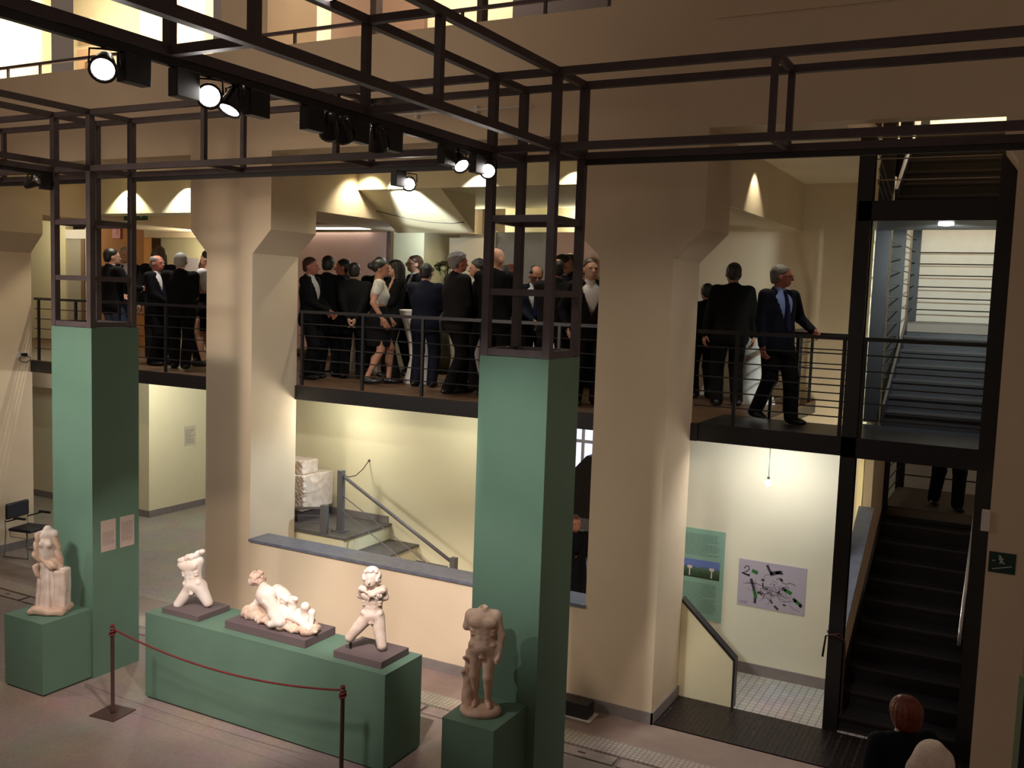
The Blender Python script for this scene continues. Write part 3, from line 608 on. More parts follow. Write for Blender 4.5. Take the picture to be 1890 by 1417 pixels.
pedestal('green_pedestal', 'green box pedestal under the draped figure at the left column', -9.735, -9.09, 6.54, 7.155, 0.81)
pedestal('green_bench', 'long green bench plinth carrying three marble sculptures', -8.19, -5.02, 7.13, 7.75, 0.95)
pedestal('green_pedestal', 'green box pedestal under the standing nude at the right column', -4.04, -3.55, 6.57, 7.155, 1.0)
def plinth(lab, x0, x1, y0, y1, h=0.07): return tag(box('sculpture_plinth', (x0, y0, 0.95), (x1, y1, 0.95 + h), M_PLINTH, None, 0.004), lab, 'plinth', 'plum grey plinths on the bench')
plinth('plum grey slab plinth under the striding torso', -8.04, -7.50, 7.22, 7.68, 0.06)
plinth('long plum grey slab plinth under the reclining group', -7.14, -6.07, 7.24, 7.72, 0.085)
plinth('plum grey slab plinth under the curly haired boy', -5.70, -5.13, 7.22, 7.68)
M_MARB = mat('weathered white marble', (0.70, 0.60, 0.53), 0.6, col2=(0.55, 0.43, 0.35), scale=9, bump=0.25, bscale=55)
M_MARBW = mat('bright white marble', (0.80, 0.74, 0.69), 0.55, col2=(0.70, 0.58, 0.50), scale=6, bump=0.2, bscale=60)
M_MARBB = mat('brown stained marble', (0.62, 0.45, 0.35), 0.65, col2=(0.48, 0.32, 0.23), scale=7, bump=0.3, bscale=50)
M_ROCK = mat('rough brown stone', (0.50, 0.33, 0.24), 0.85, col2=(0.68, 0.56, 0.45), scale=14, bump=0.8, bscale=40)
def noise3(s, a, seed=0):
    r = np.random.RandomState(seed); K = r.randn(7, 3) * s; ph = r.rand(7) * 6.28
    return lambda P: a * np.sin(P @ K.T.astype(np.float32) + ph.astype(np.float32)).sum(1) / 3.0
IMG = math.radians(28.0)       # world heading of "facing right in the picture"
def rz_of(phi): return math.radians(phi) + IMG - math.pi / 2      # local +Y is the front
def statue(name, label, loc, phi, parts, scale=1.0):
    t = thing(name, label, 'statue', loc, None, rz_of(phi)); t.scale = (scale,) * 3
    for nm, ops, h, m in parts: sdfobj(nm, ops, h, m, t, mirror=True)     # parts are laid out as seen from the front
    return t
def torso_ops(k=0.04):
    """male trunk, front +Y, hips at z 0, neck at about 0.36"""
    o = [U(ell((0, 0, 0.0), (0.112, 0.085, 0.085))), U(ell((0, 0.003, 0.09), (0.102, 0.072, 0.11)), k), U(ell((0, 0.0, 0.205), (0.122, 0.085, 0.11)), k),
         U(cap((-0.098, -0.005, 0.265), (0.098, -0.005, 0.265), 0.052), k),
         U(ell((-0.056, 0.066, 0.225), (0.056, 0.022, 0.042)), 0.022), U(ell((0.056, 0.066, 0.225), (0.056, 0.022, 0.042)), 0.022)]
    for z in (0.055, 0.10, 0.148):
        for x in (-0.024, 0.024): o.append(U(ell((x, 0.064, z), (0.024, 0.013, 0.023)), 0.010))
    for s_ in (-1, 1):
        for z in (0.125, 0.155): o.append(U(ell((0.082 * s_, 0.045, z), (0.022, 0.024, 0.014)), 0.016))
        o.append(U(ell((0.082 * s_, 0.03, 0.035), (0.035, 0.04, 0.03)), 0.014))
    o += [U(ell((0, 0.060, 0.012), (0.062, 0.026, 0.036)), 0.016), U(ell((-0.05, -0.062, -0.02), (0.06, 0.05, 0.066)), 0.02), U(ell((0.05, -0.062, -0.02), (0.06, 0.05, 0.066)), 0.02)]
    return o
# striding torso
ops = torso_ops() + [U(cap((-0.055, 0.0, -0.035), (-0.20, 0.05, -0.19), 0.072, 0.050), 0.03), U(cap((0.06, -0.01, -0.03), (0.125, -0.03, -0.20), 0.078, 0.054), 0.03),
      U(cap((-0.20, 0.05, -0.185), (-0.215, 0.05, -0.205), 0.044, 0.036), 0.01),
      U(ell((0.0, 0.07, -0.055), (0.016, 0.016, 0.022)), 0.008), U(ell((-0.01, 0.075, -0.075), (0.016, 0.016, 0.016)), 0.006), U(ell((0.012, 0.075, -0.075), (0.016, 0.016, 0.016)), 0.006),
      U(cap((-0.09, 0, 0.27), (-0.125, 0.02, 0.235), 0.042, 0.036), 0.02)]
drp = [U(cap((-0.10, 0.03, 0.285), (0.03, 0.03, 0.315), 0.035)), U(cap((0.03, 0.02, 0.315), (0.165, 0.0, 0.365), 0.038, 0.026), 0.02), U(ell((0.0, -0.02, 0.31), (0.09, 0.05, 0.035)), 0.02), disp(noise3(60, 0.006, 3))]
st1 = statue('striding_torso', 'headless striding male torso with broken legs on the left slab', (-7.79, 7.44, 1.01 + 0.232), 252,
       [('torso', ops, 0.0075, M_MARBW), ('drapery', drp, 0.0075, M_MARBW), ('support_pin', [U(cap((-0.205, 0.05, -0.232), (-0.205, 0.05, -0.18), 0.014)), U(cap((0.14, -0.02, -0.232), (0.135, -0.02, -0.18), 0.022))], 0.006, M_BLACK)], 1.0)
st1.rotation_euler = (0, math.radians(9), st1.rotation_euler.z)
# curly haired boy with a knotted skin
ops = torso_ops() + [U(cap((-0.055, 0.0, -0.03), (-0.225, 0.05, -0.235), 0.074, 0.048), 0.03), U(cap((0.055, 0, -0.03), (0.115, 0.06, -0.30), 0.076, 0.049), 0.03),
      U(ell((-0.215, 0.035, -0.245), (0.042, 0.045, 0.045)), 0.02), U(ell((0.117, 0.055, -0.30), (0.041, 0.045, 0.045)), 0.02), U(cap((0.117, 0.05, -0.30), (0.125, 0.03, -0.35), 0.040, 0.030), 0.02),
      U(cap((-0.09, 0, 0.27), (-0.13, -0.01, 0.20), 0.045, 0.038), 0.02), U(cap((0.09, 0, 0.27), (0.13, -0.01, 0.19), 0.045, 0.038), 0.02),
      U(cap((-0.085, 0.045, 0.03), (0.085, 0.045, 0.03), 0.018), 0.02), U(cap((0, -0.01, 0.27), (0.005, 0.01, 0.34), 0.050), 0.02),
      U(ell((-0.01, 0.025, 0.395), (0.070, 0.082, 0.092)), 0.02), U(ell((-0.02, 0.068, 0.350), (0.048, 0.042, 0.042)), 0.02), U(cap((-0.02, 0.105, 0.395), (-0.022, 0.120, 0.372), 0.009, 0.014), 0.008),
      Sb(ell((-0.05, 0.110, 0.402), (0.017, 0.013, 0.010)), 0.006), Sb(ell((0.008, 0.112, 0.402), (0.017, 0.013, 0.010)), 0.006), U(cap((-0.036, 0.104, 0.342), (-0.004, 0.104, 0.342), 0.008), 0.006),
      U(ell((0.0, 0.072, -0.05), (0.014, 0.014, 0.02)), 0.008), U(ell((-0.012, 0.072, -0.068), (0.014, 0.014, 0.014)), 0.006), U(ell((0.012, 0.072, -0.068), (0.014, 0.014, 0.014)), 0.006)]
hair = []
rr = np.random.RandomState(5)
for i in range(95):
    a = rr.rand() * 6.28; e = rr.rand() * 1.9 - 0.6; x = math.cos(a) * math.cos(e); y = math.sin(a) * math.cos(e); z = math.sin(e)
    if y > 0.25 and z < 0.50 and abs(x) < 0.75: continue
    hair.append(U(ell((-0.01 + x * 0.082, 0.015 + y * 0.092, 0.40 + z * 0.100), (0.022, 0.022, 0.020)), 0.001))
skin = [U(ell((-0.092, 0.055, 0.285), (0.050, 0.040, 0.036))), U(ell((0.098, 0.050, 0.275), (0.050, 0.038, 0.036)), 0.01), U(cap((-0.07, 0.085, 0.268), (0.0, 0.100, 0.245), 0.016, 0.018), 0.008), U(cap((0.075, 0.08, 0.262), (0.0, 0.100, 0.245), 0.016, 0.018), 0.008), U(ell((0, 0.107, 0.242), (0.026, 0.020, 0.022)), 0.006),
        U(cap((-0.005, 0.105, 0.235), (-0.022, 0.10, 0.192), 0.014, 0.008), 0.006), U(cap((0.006, 0.105, 0.235), (0.035, 0.098, 0.205), 0.014, 0.007), 0.006), U(cap((0.06, 0.085, 0.262), (0.085, 0.085, 0.215), 0.020, 0.012), 0.008), disp(noise3(60, 0.004, 8))]
statue('curly_haired_boy', 'curly haired marble boy with a knotted skin, legs broken at the knees', (-5.42, 7.46, 1.02 + 0.338), 268,
       [('torso', ops, 0.0075, M_MARB), ('hair', hair, 0.0075, M_MARBW), ('knotted_skin', skin, 0.0075, M_MARB), ('support_pin', [U(cap((0.125, 0.03, -0.36), (0.125, 0.03, -0.33), 0.022)), U(cap((-0.215, 0.03, -0.36), (-0.215, 0.03, -0.27), 0.014))], 0.006, M_BLACK)], 0.94)
# reclining group, local X along the slab, front -Y (faces the hall)
rock = [U(ell((-0.30, 0.0, 0.05), (0.16, 0.16, 0.09))), U(ell((0.10, -0.02, 0.035), (0.38, 0.17, 0.055)), 0.03), U(ell((0.42, -0.05, 0.05), (0.10, 0.12, 0.05)), 0.03), U(ell((-0.25, 0.10, 0.14), (0.10, 0.07, 0.10)), 0.04), disp(noise3(38, 0.014, 11)), (lambda P: -P[:, 2] + 0.004, 'i', 0)]
fig = [U(cap((-0.19, -0.02, 0.24), (-0.02, -0.05, 0.15), 0.085, 0.07)), U(ell((-0.15, -0.03, 0.25), (0.10, 0.085, 0.09)), 0.04), U(ell((0.03, -0.06, 0.12), (0.10, 0.08, 0.075)), 0.04),
       U(cap((0.04, -0.10, 0.11), (0.17, -0.17, 0.09), 0.068, 0.05), 0.03), U(cap((0.17, -0.17, 0.09), (0.08, -0.20, 0.055), 0.046, 0.034), 0.02),
       U(cap((0.05, -0.03, 0.13), (0.27, -0.06, 0.12), 0.062, 0.046), 0.03), U(cap((0.27, -0.06, 0.12), (0.43, -0.09, 0.085), 0.042, 0.028), 0.02), U(cap((0.43, -0.09, 0.085), (0.48, -0.11, 0.07), 0.026, 0.02), 0.015),
       U(cap((-0.22, 0.0, 0.27), (-0.27, -0.03, 0.16), 0.045, 0.036), 0.02), U(cap((-0.27, -0.03, 0.16), (-0.33, -0.07, 0.09), 0.034, 0.028), 0.02), U(cap((-0.16, -0.02, 0.30), (-0.235, -0.03, 0.345), 0.040), 0.02)]
for z in (0.0, 0.04, 0.08): fig.append(U(ell((-0.10 + z, -0.115 + z * 0.1, 0.205 - z * 0.55), (0.028, 0.016, 0.024)), 0.01))
head = [U(ell((-0.285, -0.04, 0.385), (0.062, 0.068, 0.068))), U(ell((-0.318, -0.075, 0.36), (0.034, 0.034, 0.042)), 0.02)]
rr = np.random.RandomState(9)
curls = []
for i in range(46):
    a = rr.rand() * 6.28; e = rr.rand() * 1.6 - 0.5; x = math.cos(a) * math.cos(e); y = math.sin(a) * math.cos(e); z = math.sin(e)
    if y < -0.3 and x < 0.1 and z < 0.4: continue
    curls.append(U(ell((-0.28 + x * 0.062, -0.035 + y * 0.068, 0.39 + z * 0.068), (0.02, 0.02, 0.018)), 0.008))
drape = [U(cap((-0.08, 0.03, 0.30), (0.03, 0.04, 0.26), 0.055, 0.05)), U(ell((-0.03, 0.0, 0.29), (0.06, 0.05, 0.06)), 0.03), U(ell((0.05, 0.02, 0.24), (0.05, 0.05, 0.05)), 0.03), U(cap((0.0, -0.02, 0.30), (0.04, -0.06, 0.21), 0.024, 0.018), 0.02), U(cap((0.15, 0.02, 0.14), (0.16, 0.0, 0.24), 0.045, 0.036), 0.03), U(ell((0.175, 0.0, 0.26), (0.05, 0.035, 0.035)), 0.02), disp(noise3(55, 0.007, 21))]
child = [U(cap((0.30, 0.02, 0.09), (0.335, -0.01, 0.22), 0.042, 0.040)), U(cap((0.335, -0.01, 0.22), (0.345, -0.02, 0.235), 0.045, 0.043), 0.01), U(cap((0.40, 0.0, 0.10), (0.44, -0.03, 0.20), 0.030, 0.032), 0.02), U(cap((0.44, -0.03, 0.20), (0.46, -0.06, 0.09), 0.030, 0.022), 0.02), U(cap((0.18, 0.04, 0.12), (0.34, 0.03, 0.10), 0.05, 0.045), 0.03)]
g = statue('reclining_group', 'white marble group of a curly headed figure reclining on a rock, middle of the bench', (-6.62, 7.50, 1.035), 0, [], 1.08)
g.rotation_euler = (0, 0, math.radians(-4))
for nm, o_, h_, m_ in [('rock', rock, 0.010, M_ROCK), ('figure', fig, 0.0085, M_MARBW), ('head', head, 0.008, M_MARB), ('hair', curls, 0.0075, M_MARBB), ('drapery', drape, 0.0085, M_MARBW), ('child_legs', child, 0.008, M_MARBW)]: sdfobj(nm, o_, h_, m_, g)
# standing nude
ops = torso_ops() + [U(cap((-0.055, 0, -0.02), (-0.06, 0.0, -0.24), 0.062, 0.042), 0.03), U(cap((-0.06, 0.0, -0.24), (-0.05, -0.02, -0.46), 0.042, 0.026), 0.02), U(ell((-0.052, -0.035, -0.31), (0.032, 0.03, 0.07)), 0.02), U(cap((-0.05, -0.02, -0.47), (-0.055, 0.06, -0.485), 0.026, 0.02), 0.02),
      U(cap((0.055, 0.0, -0.02), (0.055, 0.045, -0.24), 0.062, 0.042), 0.03), U(cap((0.055, 0.045, -0.24), (0.06, 0.0, -0.46), 0.041, 0.026), 0.02), U(ell((0.056, 0.012, -0.31), (0.032, 0.03, 0.07)), 0.02), U(cap((0.06, 0.0, -0.47), (0.075, 0.08, -0.485), 0.026, 0.019), 0.02),
      U(cap((0.105, 0, 0.26), (0.150, -0.01, 0.10), 0.042, 0.033), 0.025), U(cap((0.150, -0.01, 0.10), (0.135, 0.04, -0.06), 0.032, 0.023), 0.02), U(ell((0.125, 0.055, -0.085), (0.024, 0.03, 0.03)), 0.015),
      U(cap((-0.105, 0, 0.26), (-0.135, 0.0, 0.17), 0.042, 0.035), 0.025), U(cap((0, -0.005, 0.28), (0, 0.005, 0.325), 0.045, 0.040), 0.02), Sb(ell((0, 0.01, 0.348), (0.028, 0.028, 0.02)), 0.006),
      U(ell((0.0, 0.07, -0.05), (0.014, 0.014, 0.02)), 0.008), U(ell((-0.012, 0.07, -0.068), (0.014, 0.014, 0.014)), 0.006), U(ell((0.012, 0.07, -0.068), (0.014, 0.014, 0.014)), 0.006)]
for k_, (fx, fy) in enumerate([(0.115, 0.07), (0.125, 0.075), (0.135, 0.075), (0.143, 0.07)]): ops.append(U(cap((fx, fy - 0.01, -0.09), (fx - 0.004, fy, -0.115), 0.008, 0.006), 0.006))
trunk = [U(cap((-0.10, -0.03, -0.50), (-0.105, -0.035, -0.06), 0.06, 0.035)), U(cap((-0.12, -0.02, -0.28), (-0.155, 0.0, -0.22), 0.028, 0.018), 0.02), U(cap((-0.11, 0.0, -0.12), (-0.145, 0.03, -0.09), 0.022, 0.014), 0.02), disp(noise3(45, 0.006, 31))]
base = [U(rbox((0.0, 0.01, -0.525), (0.17, 0.145, 0.035), 0.03)), disp(noise3(18, 0.005, 41))]
statue('standing_nude', 'small headless standing male nude on a round base before the right green column', (-3.83, 6.84, 1.0 + 0.56), 268,
       [('figure', ops, 0.0085, M_MARBB), ('tree_trunk', trunk, 0.009, M_MARBB), ('round_base', [U(ell((0, 0.01, -0.525), (0.175, 0.155, 0.06))), (lambda P: np.abs(P[:, 2] + 0.525) - 0.035, 'i', 0.01), disp(noise3(18, 0.004, 41))], 0.009, M_MARBB)], 1.02)
# draped figure
def folds(P):
    a = np.arctan2(P[:, 1], P[:, 0]); w_ = np.clip((0.66 - P[:, 2]) / 0.5, 0, 1)
    return -(0.010 * np.sin(a * 11 + P[:, 2] * 3) + 0.006 * np.sin(a * 19 - P[:, 2] * 6)) * w_
body = [U(cap((0.0, 0, 0.06), (0.0, 0, 0.50), 0.125, 0.092)), U(ell((0, 0.01, 0.66), (0.095, 0.085, 0.15)), 0.05), U(cap((-0.075, 0, 0.80), (0.06, 0, 0.82), 0.055, 0.050), 0.04), U(cap((0, 0, 0.83), (0.0, 0.0, 0.875), 0.05, 0.042), 0.03), U(ell((-0.03, 0.075, 0.73), (0.035, 0.028, 0.035)), 0.02), U(ell((0.04, 0.075, 0.73), (0.035, 0.028, 0.035)), 0.02), disp(folds), disp(noise3(30, 0.004, 51))]
mantle = [U(cap((-0.085, 0.03, 0.82), (-0.095, 0.05, 0.62), 0.035, 0.04)), U(cap((-0.10, 0.05, 0.60), (0.08, 0.075, 0.50), 0.035, 0.04), 0.03), U(cap((0.07, 0.0, 0.80), (0.11, 0.0, 0.46), 0.04, 0.055), 0.03), U(cap((-0.09, 0.09, 0.50), (-0.075, 0.10, 0.40), 0.03, 0.02), 0.02), disp(lambda P: 0.006 * np.sin(P[:, 0] * 80 + P[:, 2] * 55))]
block = [U(rbox((0.14, 0.0, 0.22), (0.065, 0.09, 0.24), 0.03)), disp(noise3(22, 0.005, 61))]
foot = [U(rbox((0.03, 0.03, 0.03), (0.185, 0.15, 0.035), 0.03)), U(ell((-0.07, 0.13, 0.06), (0.06, 0.05, 0.035)), 0.03), U(ell((0.03, 0.13, 0.055), (0.06, 0.05, 0.03)), 0.03), disp(noise3(25, 0.008, 71))]
statue('draped_figure', 'headless draped female figure with a stump support at the left column', (-9.42, 6.86, 0.816), 272,
       [('draped_body', body, 0.010, M_MARB), ('mantle', mantle, 0.009, M_MARBB), ('support_block', block, 0.010, M_MARB), ('cut_stump', [U(ell((0.135, 0.0, 0.46), (0.06, 0.055, 0.018), rotm('Y', 14)))], 0.009, M_MARBW), ('rough_base', foot, 0.010, M_MARBB)], 1.06)
# veiled marble bust at the lower right corner
vb = [U(ell((0, 0, 0.28), (0.10, 0.125, 0.135))), U(cap((0, 0, 0.05), (0, 0.0, 0.24), 0.085, 0.075), 0.05), U(cap((-0.16, 0.0, 0.02), (0.16, 0.0, 0.02), 0.085), 0.06), U(ell((0, -0.03, -0.10), (0.19, 0.12, 0.14)), 0.05), U(cap((0.0, 0.12, 0.27), (0.0, 0.135, 0.25), 0.018), 0.02)]
veil = [U(ell((0.0, -0.02, 0.27), (0.112, 0.125, 0.150))), U(cap((0.085, -0.02, 0.25), (0.13, -0.03, 0.0), 0.05, 0.07), 0.04), U(cap((-0.08, -0.04, 0.22), (-0.11, -0.04, 0.02), 0.04, 0.06), 0.04), (lambda P: (P[:, 1] - 0.04), 'i', 0.02), disp(lambda P: 0.004 * np.sin(P[:, 0] * 60 + P[:, 2] * 30))]
statue('veiled_bust', 'pale marble veiled bust cut off by the lower right corner', (-0.265, 5.20, 1.925), 80, [('bust', vb, 0.010, M_MARB), ('veil', veil, 0.010, M_MARB)], 0.95)
pd = thing('bust_pedestal', 'green pedestal below the veiled bust, under the lower right corner', 'pedestal', (-0.265, 5.20, 0))
box('body', (-0.50, 4.98, 0), (-0.02, 5.42, 1.68), M_GREEN, pd); box('top_board', (-0.51, 4.97, 1.68), (-0.01, 5.43, 1.70), M_GREEN, pd)
# ------------------------------------------------------------ people (all built 1.75 m tall, front +Y, then scaled)
def skin_m(n, c): return mat('skin ' + n, c, 0.55, noise=0.08, scale=12)
SK = {'light': skin_m('light', (0.55, 0.31, 0.21)), 'tan': skin_m('tan', (0.42, 0.20, 0.12)), 'ruddy': skin_m('ruddy', (0.45, 0.16, 0.11))}
HR = {'dark': mat('dark hair', (0.012, 0.009, 0.008), 0.5), 'grey': mat('grey hair', (0.24, 0.22, 0.21), 0.6, noise=0.4, scale=60), 'white': mat('silver hair', (0.42, 0.39, 0.37), 0.6, noise=0.35, scale=60), 'brown': mat('brown hair', (0.055, 0.026, 0.014), 0.45, noise=0.3, scale=50), 'red': mat('copper red hair', (0.20, 0.035, 0.012), 0.38, noise=0.45, scale=45), 'auburn': mat('auburn hair', (0.16, 0.06, 0.025), 0.45)}
CL = {'black': mat('black suit cloth', (0.0055, 0.0052, 0.0062), 0.85, noise=0.2, scale=30), 'charcoal': mat('charcoal suit cloth', (0.010, 0.0095, 0.0105), 0.8, noise=0.2, scale=30), 'navy': mat('navy suit cloth', (0.007, 0.009, 0.020), 0.75, noise=0.2, scale=30), 'jeans': mat('blue denim', (0.045, 0.065, 0.11), 0.85, noise=0.3, scale=40), 'white': mat('white cloth', (0.72, 0.70, 0.68), 0.8, noise=0.08, scale=30), 'lace': mat('ivory lace', (0.66, 0.62, 0.52), 0.85, noise=0.35, scale=70, bump=0.5, bscale=90), 'blue': mat('pale blue shirt', (0.30, 0.42, 0.80), 0.7), 'tie': mat('navy tie', (0.012, 0.016, 0.06), 0.5), 'shoe': mat('black shoe leather', (0.010, 0.009, 0.009), 0.25)}
for m_ in CL.values(): m_.node_tree.nodes['Principled BSDF'].inputs['Specular IOR Level'].default_value = 0.15
CL['shoe'].node_tree.nodes['Principled BSDF'].inputs['Specular IOR Level'].default_value = 0.5
M_EYE = mat('dark eye', (0.02, 0.014, 0.012), 0.2)
def V3(*a): return np.array(a, float)
def ik(a, t, l1, l2, pole):
    a = np.array(a, float); t = np.array(t, float); d = t - a; L = np.linalg.norm(d); L2 = min(L, (l1 + l2) * 0.995); d = d / L; t = a + d * L2
    x = (l1 * l1 - l2 * l2 + L2 * L2) / (2 * L2); hgt = math.sqrt(max(0, l1 * l1 - x * x)); p = np.array(pole, float); p = p - d * (p @ d); p /= np.linalg.norm(p) + 1e-9
    return a + d * x + p * hgt, t
_c = {}
def head_mesh():
    if 'head' not in _c:
        ops = [U(ell((0, 0, 1.655), (0.076, 0.095, 0.097))), U(ell((0, 0.025, 1.60), (0.062, 0.074, 0.088)), 0.03), U(ell((0, 0.048, 1.552), (0.040, 0.042, 0.032)), 0.03), U(cap((0, 0.098, 1.628), (0, 0.114, 1.596), 0.008, 0.0135), 0.012),
               U(cap((-0.034, 0.086, 1.648), (0.034, 0.086, 1.648), 0.012), 0.015), U(ell((-0.078, -0.004, 1.612), (0.011, 0.024, 0.033)), 0.008), U(ell((0.078, -0.004, 1.612), (0.011, 0.024, 0.033)), 0.008),
               U(cap((-0.019, 0.089, 1.566), (0.019, 0.089, 1.566), 0.008), 0.006), Sb(ell((-0.031, 0.103, 1.630), (0.017, 0.014, 0.011)), 0.01), Sb(ell((0.031, 0.103, 1.630), (0.017, 0.014, 0.011)), 0.01), Sb(cap((-0.02, 0.101, 1.5665), (0.02, 0.101, 1.5665), 0.0025), 0.004),
               U(cap((0, -0.022, 1.42), (0, -0.004, 1.58), 0.060, 0.052), 0.02)]
        _c['head'] = snet(ops, 0.0095)
    return _c['head']
def hair_mesh(st):
    if ('h', st) in _c: return _c[('h', st)]
    line = lambda P: (P[:, 1] - 0.052 - (P[:, 2] - 1.675) * 0.95) / 1.38
    nape = lambda P: 1.548 - P[:, 2]
    if st in ('short', 'curly', 'balding'):
        o = [U(ell((0, -0.010, 1.667), (0.0825, 0.1005, 0.0985)))]
        if st == 'curly': o = [U(ell((0, -0.014, 1.667), (0.093, 0.110, 0.108)))]
        o += [(line, 'i', 0.008), U(ell((0, -0.050, 1.600), (0.068, 0.052, 0.075)), 0.03), (nape, 'i', 0.01)]
        if st == 'balding': o += [Sb(ell((0, 0.045, 1.765), (0.075, 0.125, 0.085)), 0.01)]
        o += [disp(noise3(70, 0.0045 if st == 'curly' else 0.0015, 77))]
    elif st == 'long':
        o = [U(ell((0, -0.012, 1.667), (0.092, 0.108, 0.104))), U(cap((0, -0.05, 1.62), (0, -0.075, 1.40), 0.085, 0.075), 0.04), U(cap((-0.075, -0.01, 1.62), (-0.085, 0.0, 1.42), 0.028, 0.03), 0.03), U(cap((0.075, -0.01, 1.62), (0.085, 0.0, 1.42), 0.028, 0.03), 0.03),
             Sb(ell((0, 0.10, 1.60), (0.064, 0.09, 0.098)), 0.012), disp(lambda P: 0.003 * np.sin(np.arctan2(P[:, 1] + 0.01, P[:, 0]) * 16))]
    elif st == 'bob':
        o = [U(ell((0, -0.018, 1.655), (0.100, 0.118, 0.118))), U(ell((0, -0.04, 1.58), (0.092, 0.085, 0.075)), 0.04), Sb(ell((0, 0.10, 1.60), (0.066, 0.085, 0.10)), 0.012), disp(lambda P: 0.003 * np.sin(np.arctan2(P[:, 1] + 0.01, P[:, 0]) * 18 + P[:, 2] * 10))]
    elif st == 'bun':
        o = [U(ell((0, -0.012, 1.668), (0.090, 0.108, 0.104))), (line, 'i', 0.01), (nape, 'i', 0.01), U(ell((0, -0.115, 1.665), (0.05, 0.045, 0.05)), 0.02)]
    _c[('h', st)] = snet(o, 0.0095); return _c[('h', st)]
def hand_mesh(side):
    if ('hand', side) not in _c:
        o = [U(rbox((0, 0, 0.045), (0.038, 0.013, 0.048), 0.012)), U(cap((0, 0, -0.02), (0, 0, 0.02), 0.025, 0.024), 0.02)]
        for x, l in ((-0.029, 0.8), (-0.010, 0.98), (0.010, 1.04), (0.029, 0.92)):
            a = (x, 0.0, 0.088); b = (x * 1.08, 0.012, 0.088 + 0.036 * l); c = (x * 1.10, 0.034, 0.088 + 0.060 * l); d = (x * 1.08, 0.052, 0.088 + 0.066 * l)
            o += [U(cap(a, b, 0.0095, 0.0088), 0.004), U(cap(b, c, 0.0088, 0.008), 0.003), U(cap(c, d, 0.008, 0.007), 0.003)]
        o += [U(cap((0.033, 0.004, 0.022), (0.056, 0.018, 0.052), 0.0125, 0.0105), 0.008), U(cap((0.056, 0.018, 0.052), (0.058, 0.034, 0.078), 0.010, 0.008), 0.004)]
        v, q = snet(o, 0.0062)
        if side < 0: v = v * np.array([-1, 1, 1]); q = q[:, ::-1]
        _c[('hand', side)] = (v, q)
    return _c[('hand', side)]
POSE = {  # wrist targets (right, left), ankle targets (right, left)
    'hang': ((0.27, 0.03, 0.84), (-0.27, 0.03, 0.84)), 'front': ((0.06, 0.25, 1.00), (-0.05, 0.26, 0.98)), 'glass': ((0.12, 0.30, 1.14), (-0.26, 0.04, 0.86)), 'behind': ((0.05, -0.20, 0.92), (-0.05, -0.21, 0.90)),
    'talk': ((0.16, 0.33, 1.16), (-0.20, 0.24, 1.05)), 'rail': ((0.24, 0.06, 0.86), (-0.30, 0.17, 1.04)), 'pocket': ((0.25, 0.06, 0.92), (-0.24, 0.10, 0.94)), 'point': ((0.10, 0.40, 1.22), (-0.26, 0.02, 0.85))}
LEGS = {'stand': ((0.11, 0.0, 0.09), (-0.11, 0.0, 0.09)), 'walk': ((0.06, -0.19, 0.12), (-0.06, 0.19, 0.09)), 'step': ((0.09, -0.13, 0.10), (-0.10, 0.13, 0.09)), 'wide': ((0.15, 0.02, 0.09), (-0.15, -0.02, 0.09))}
NP = [0]
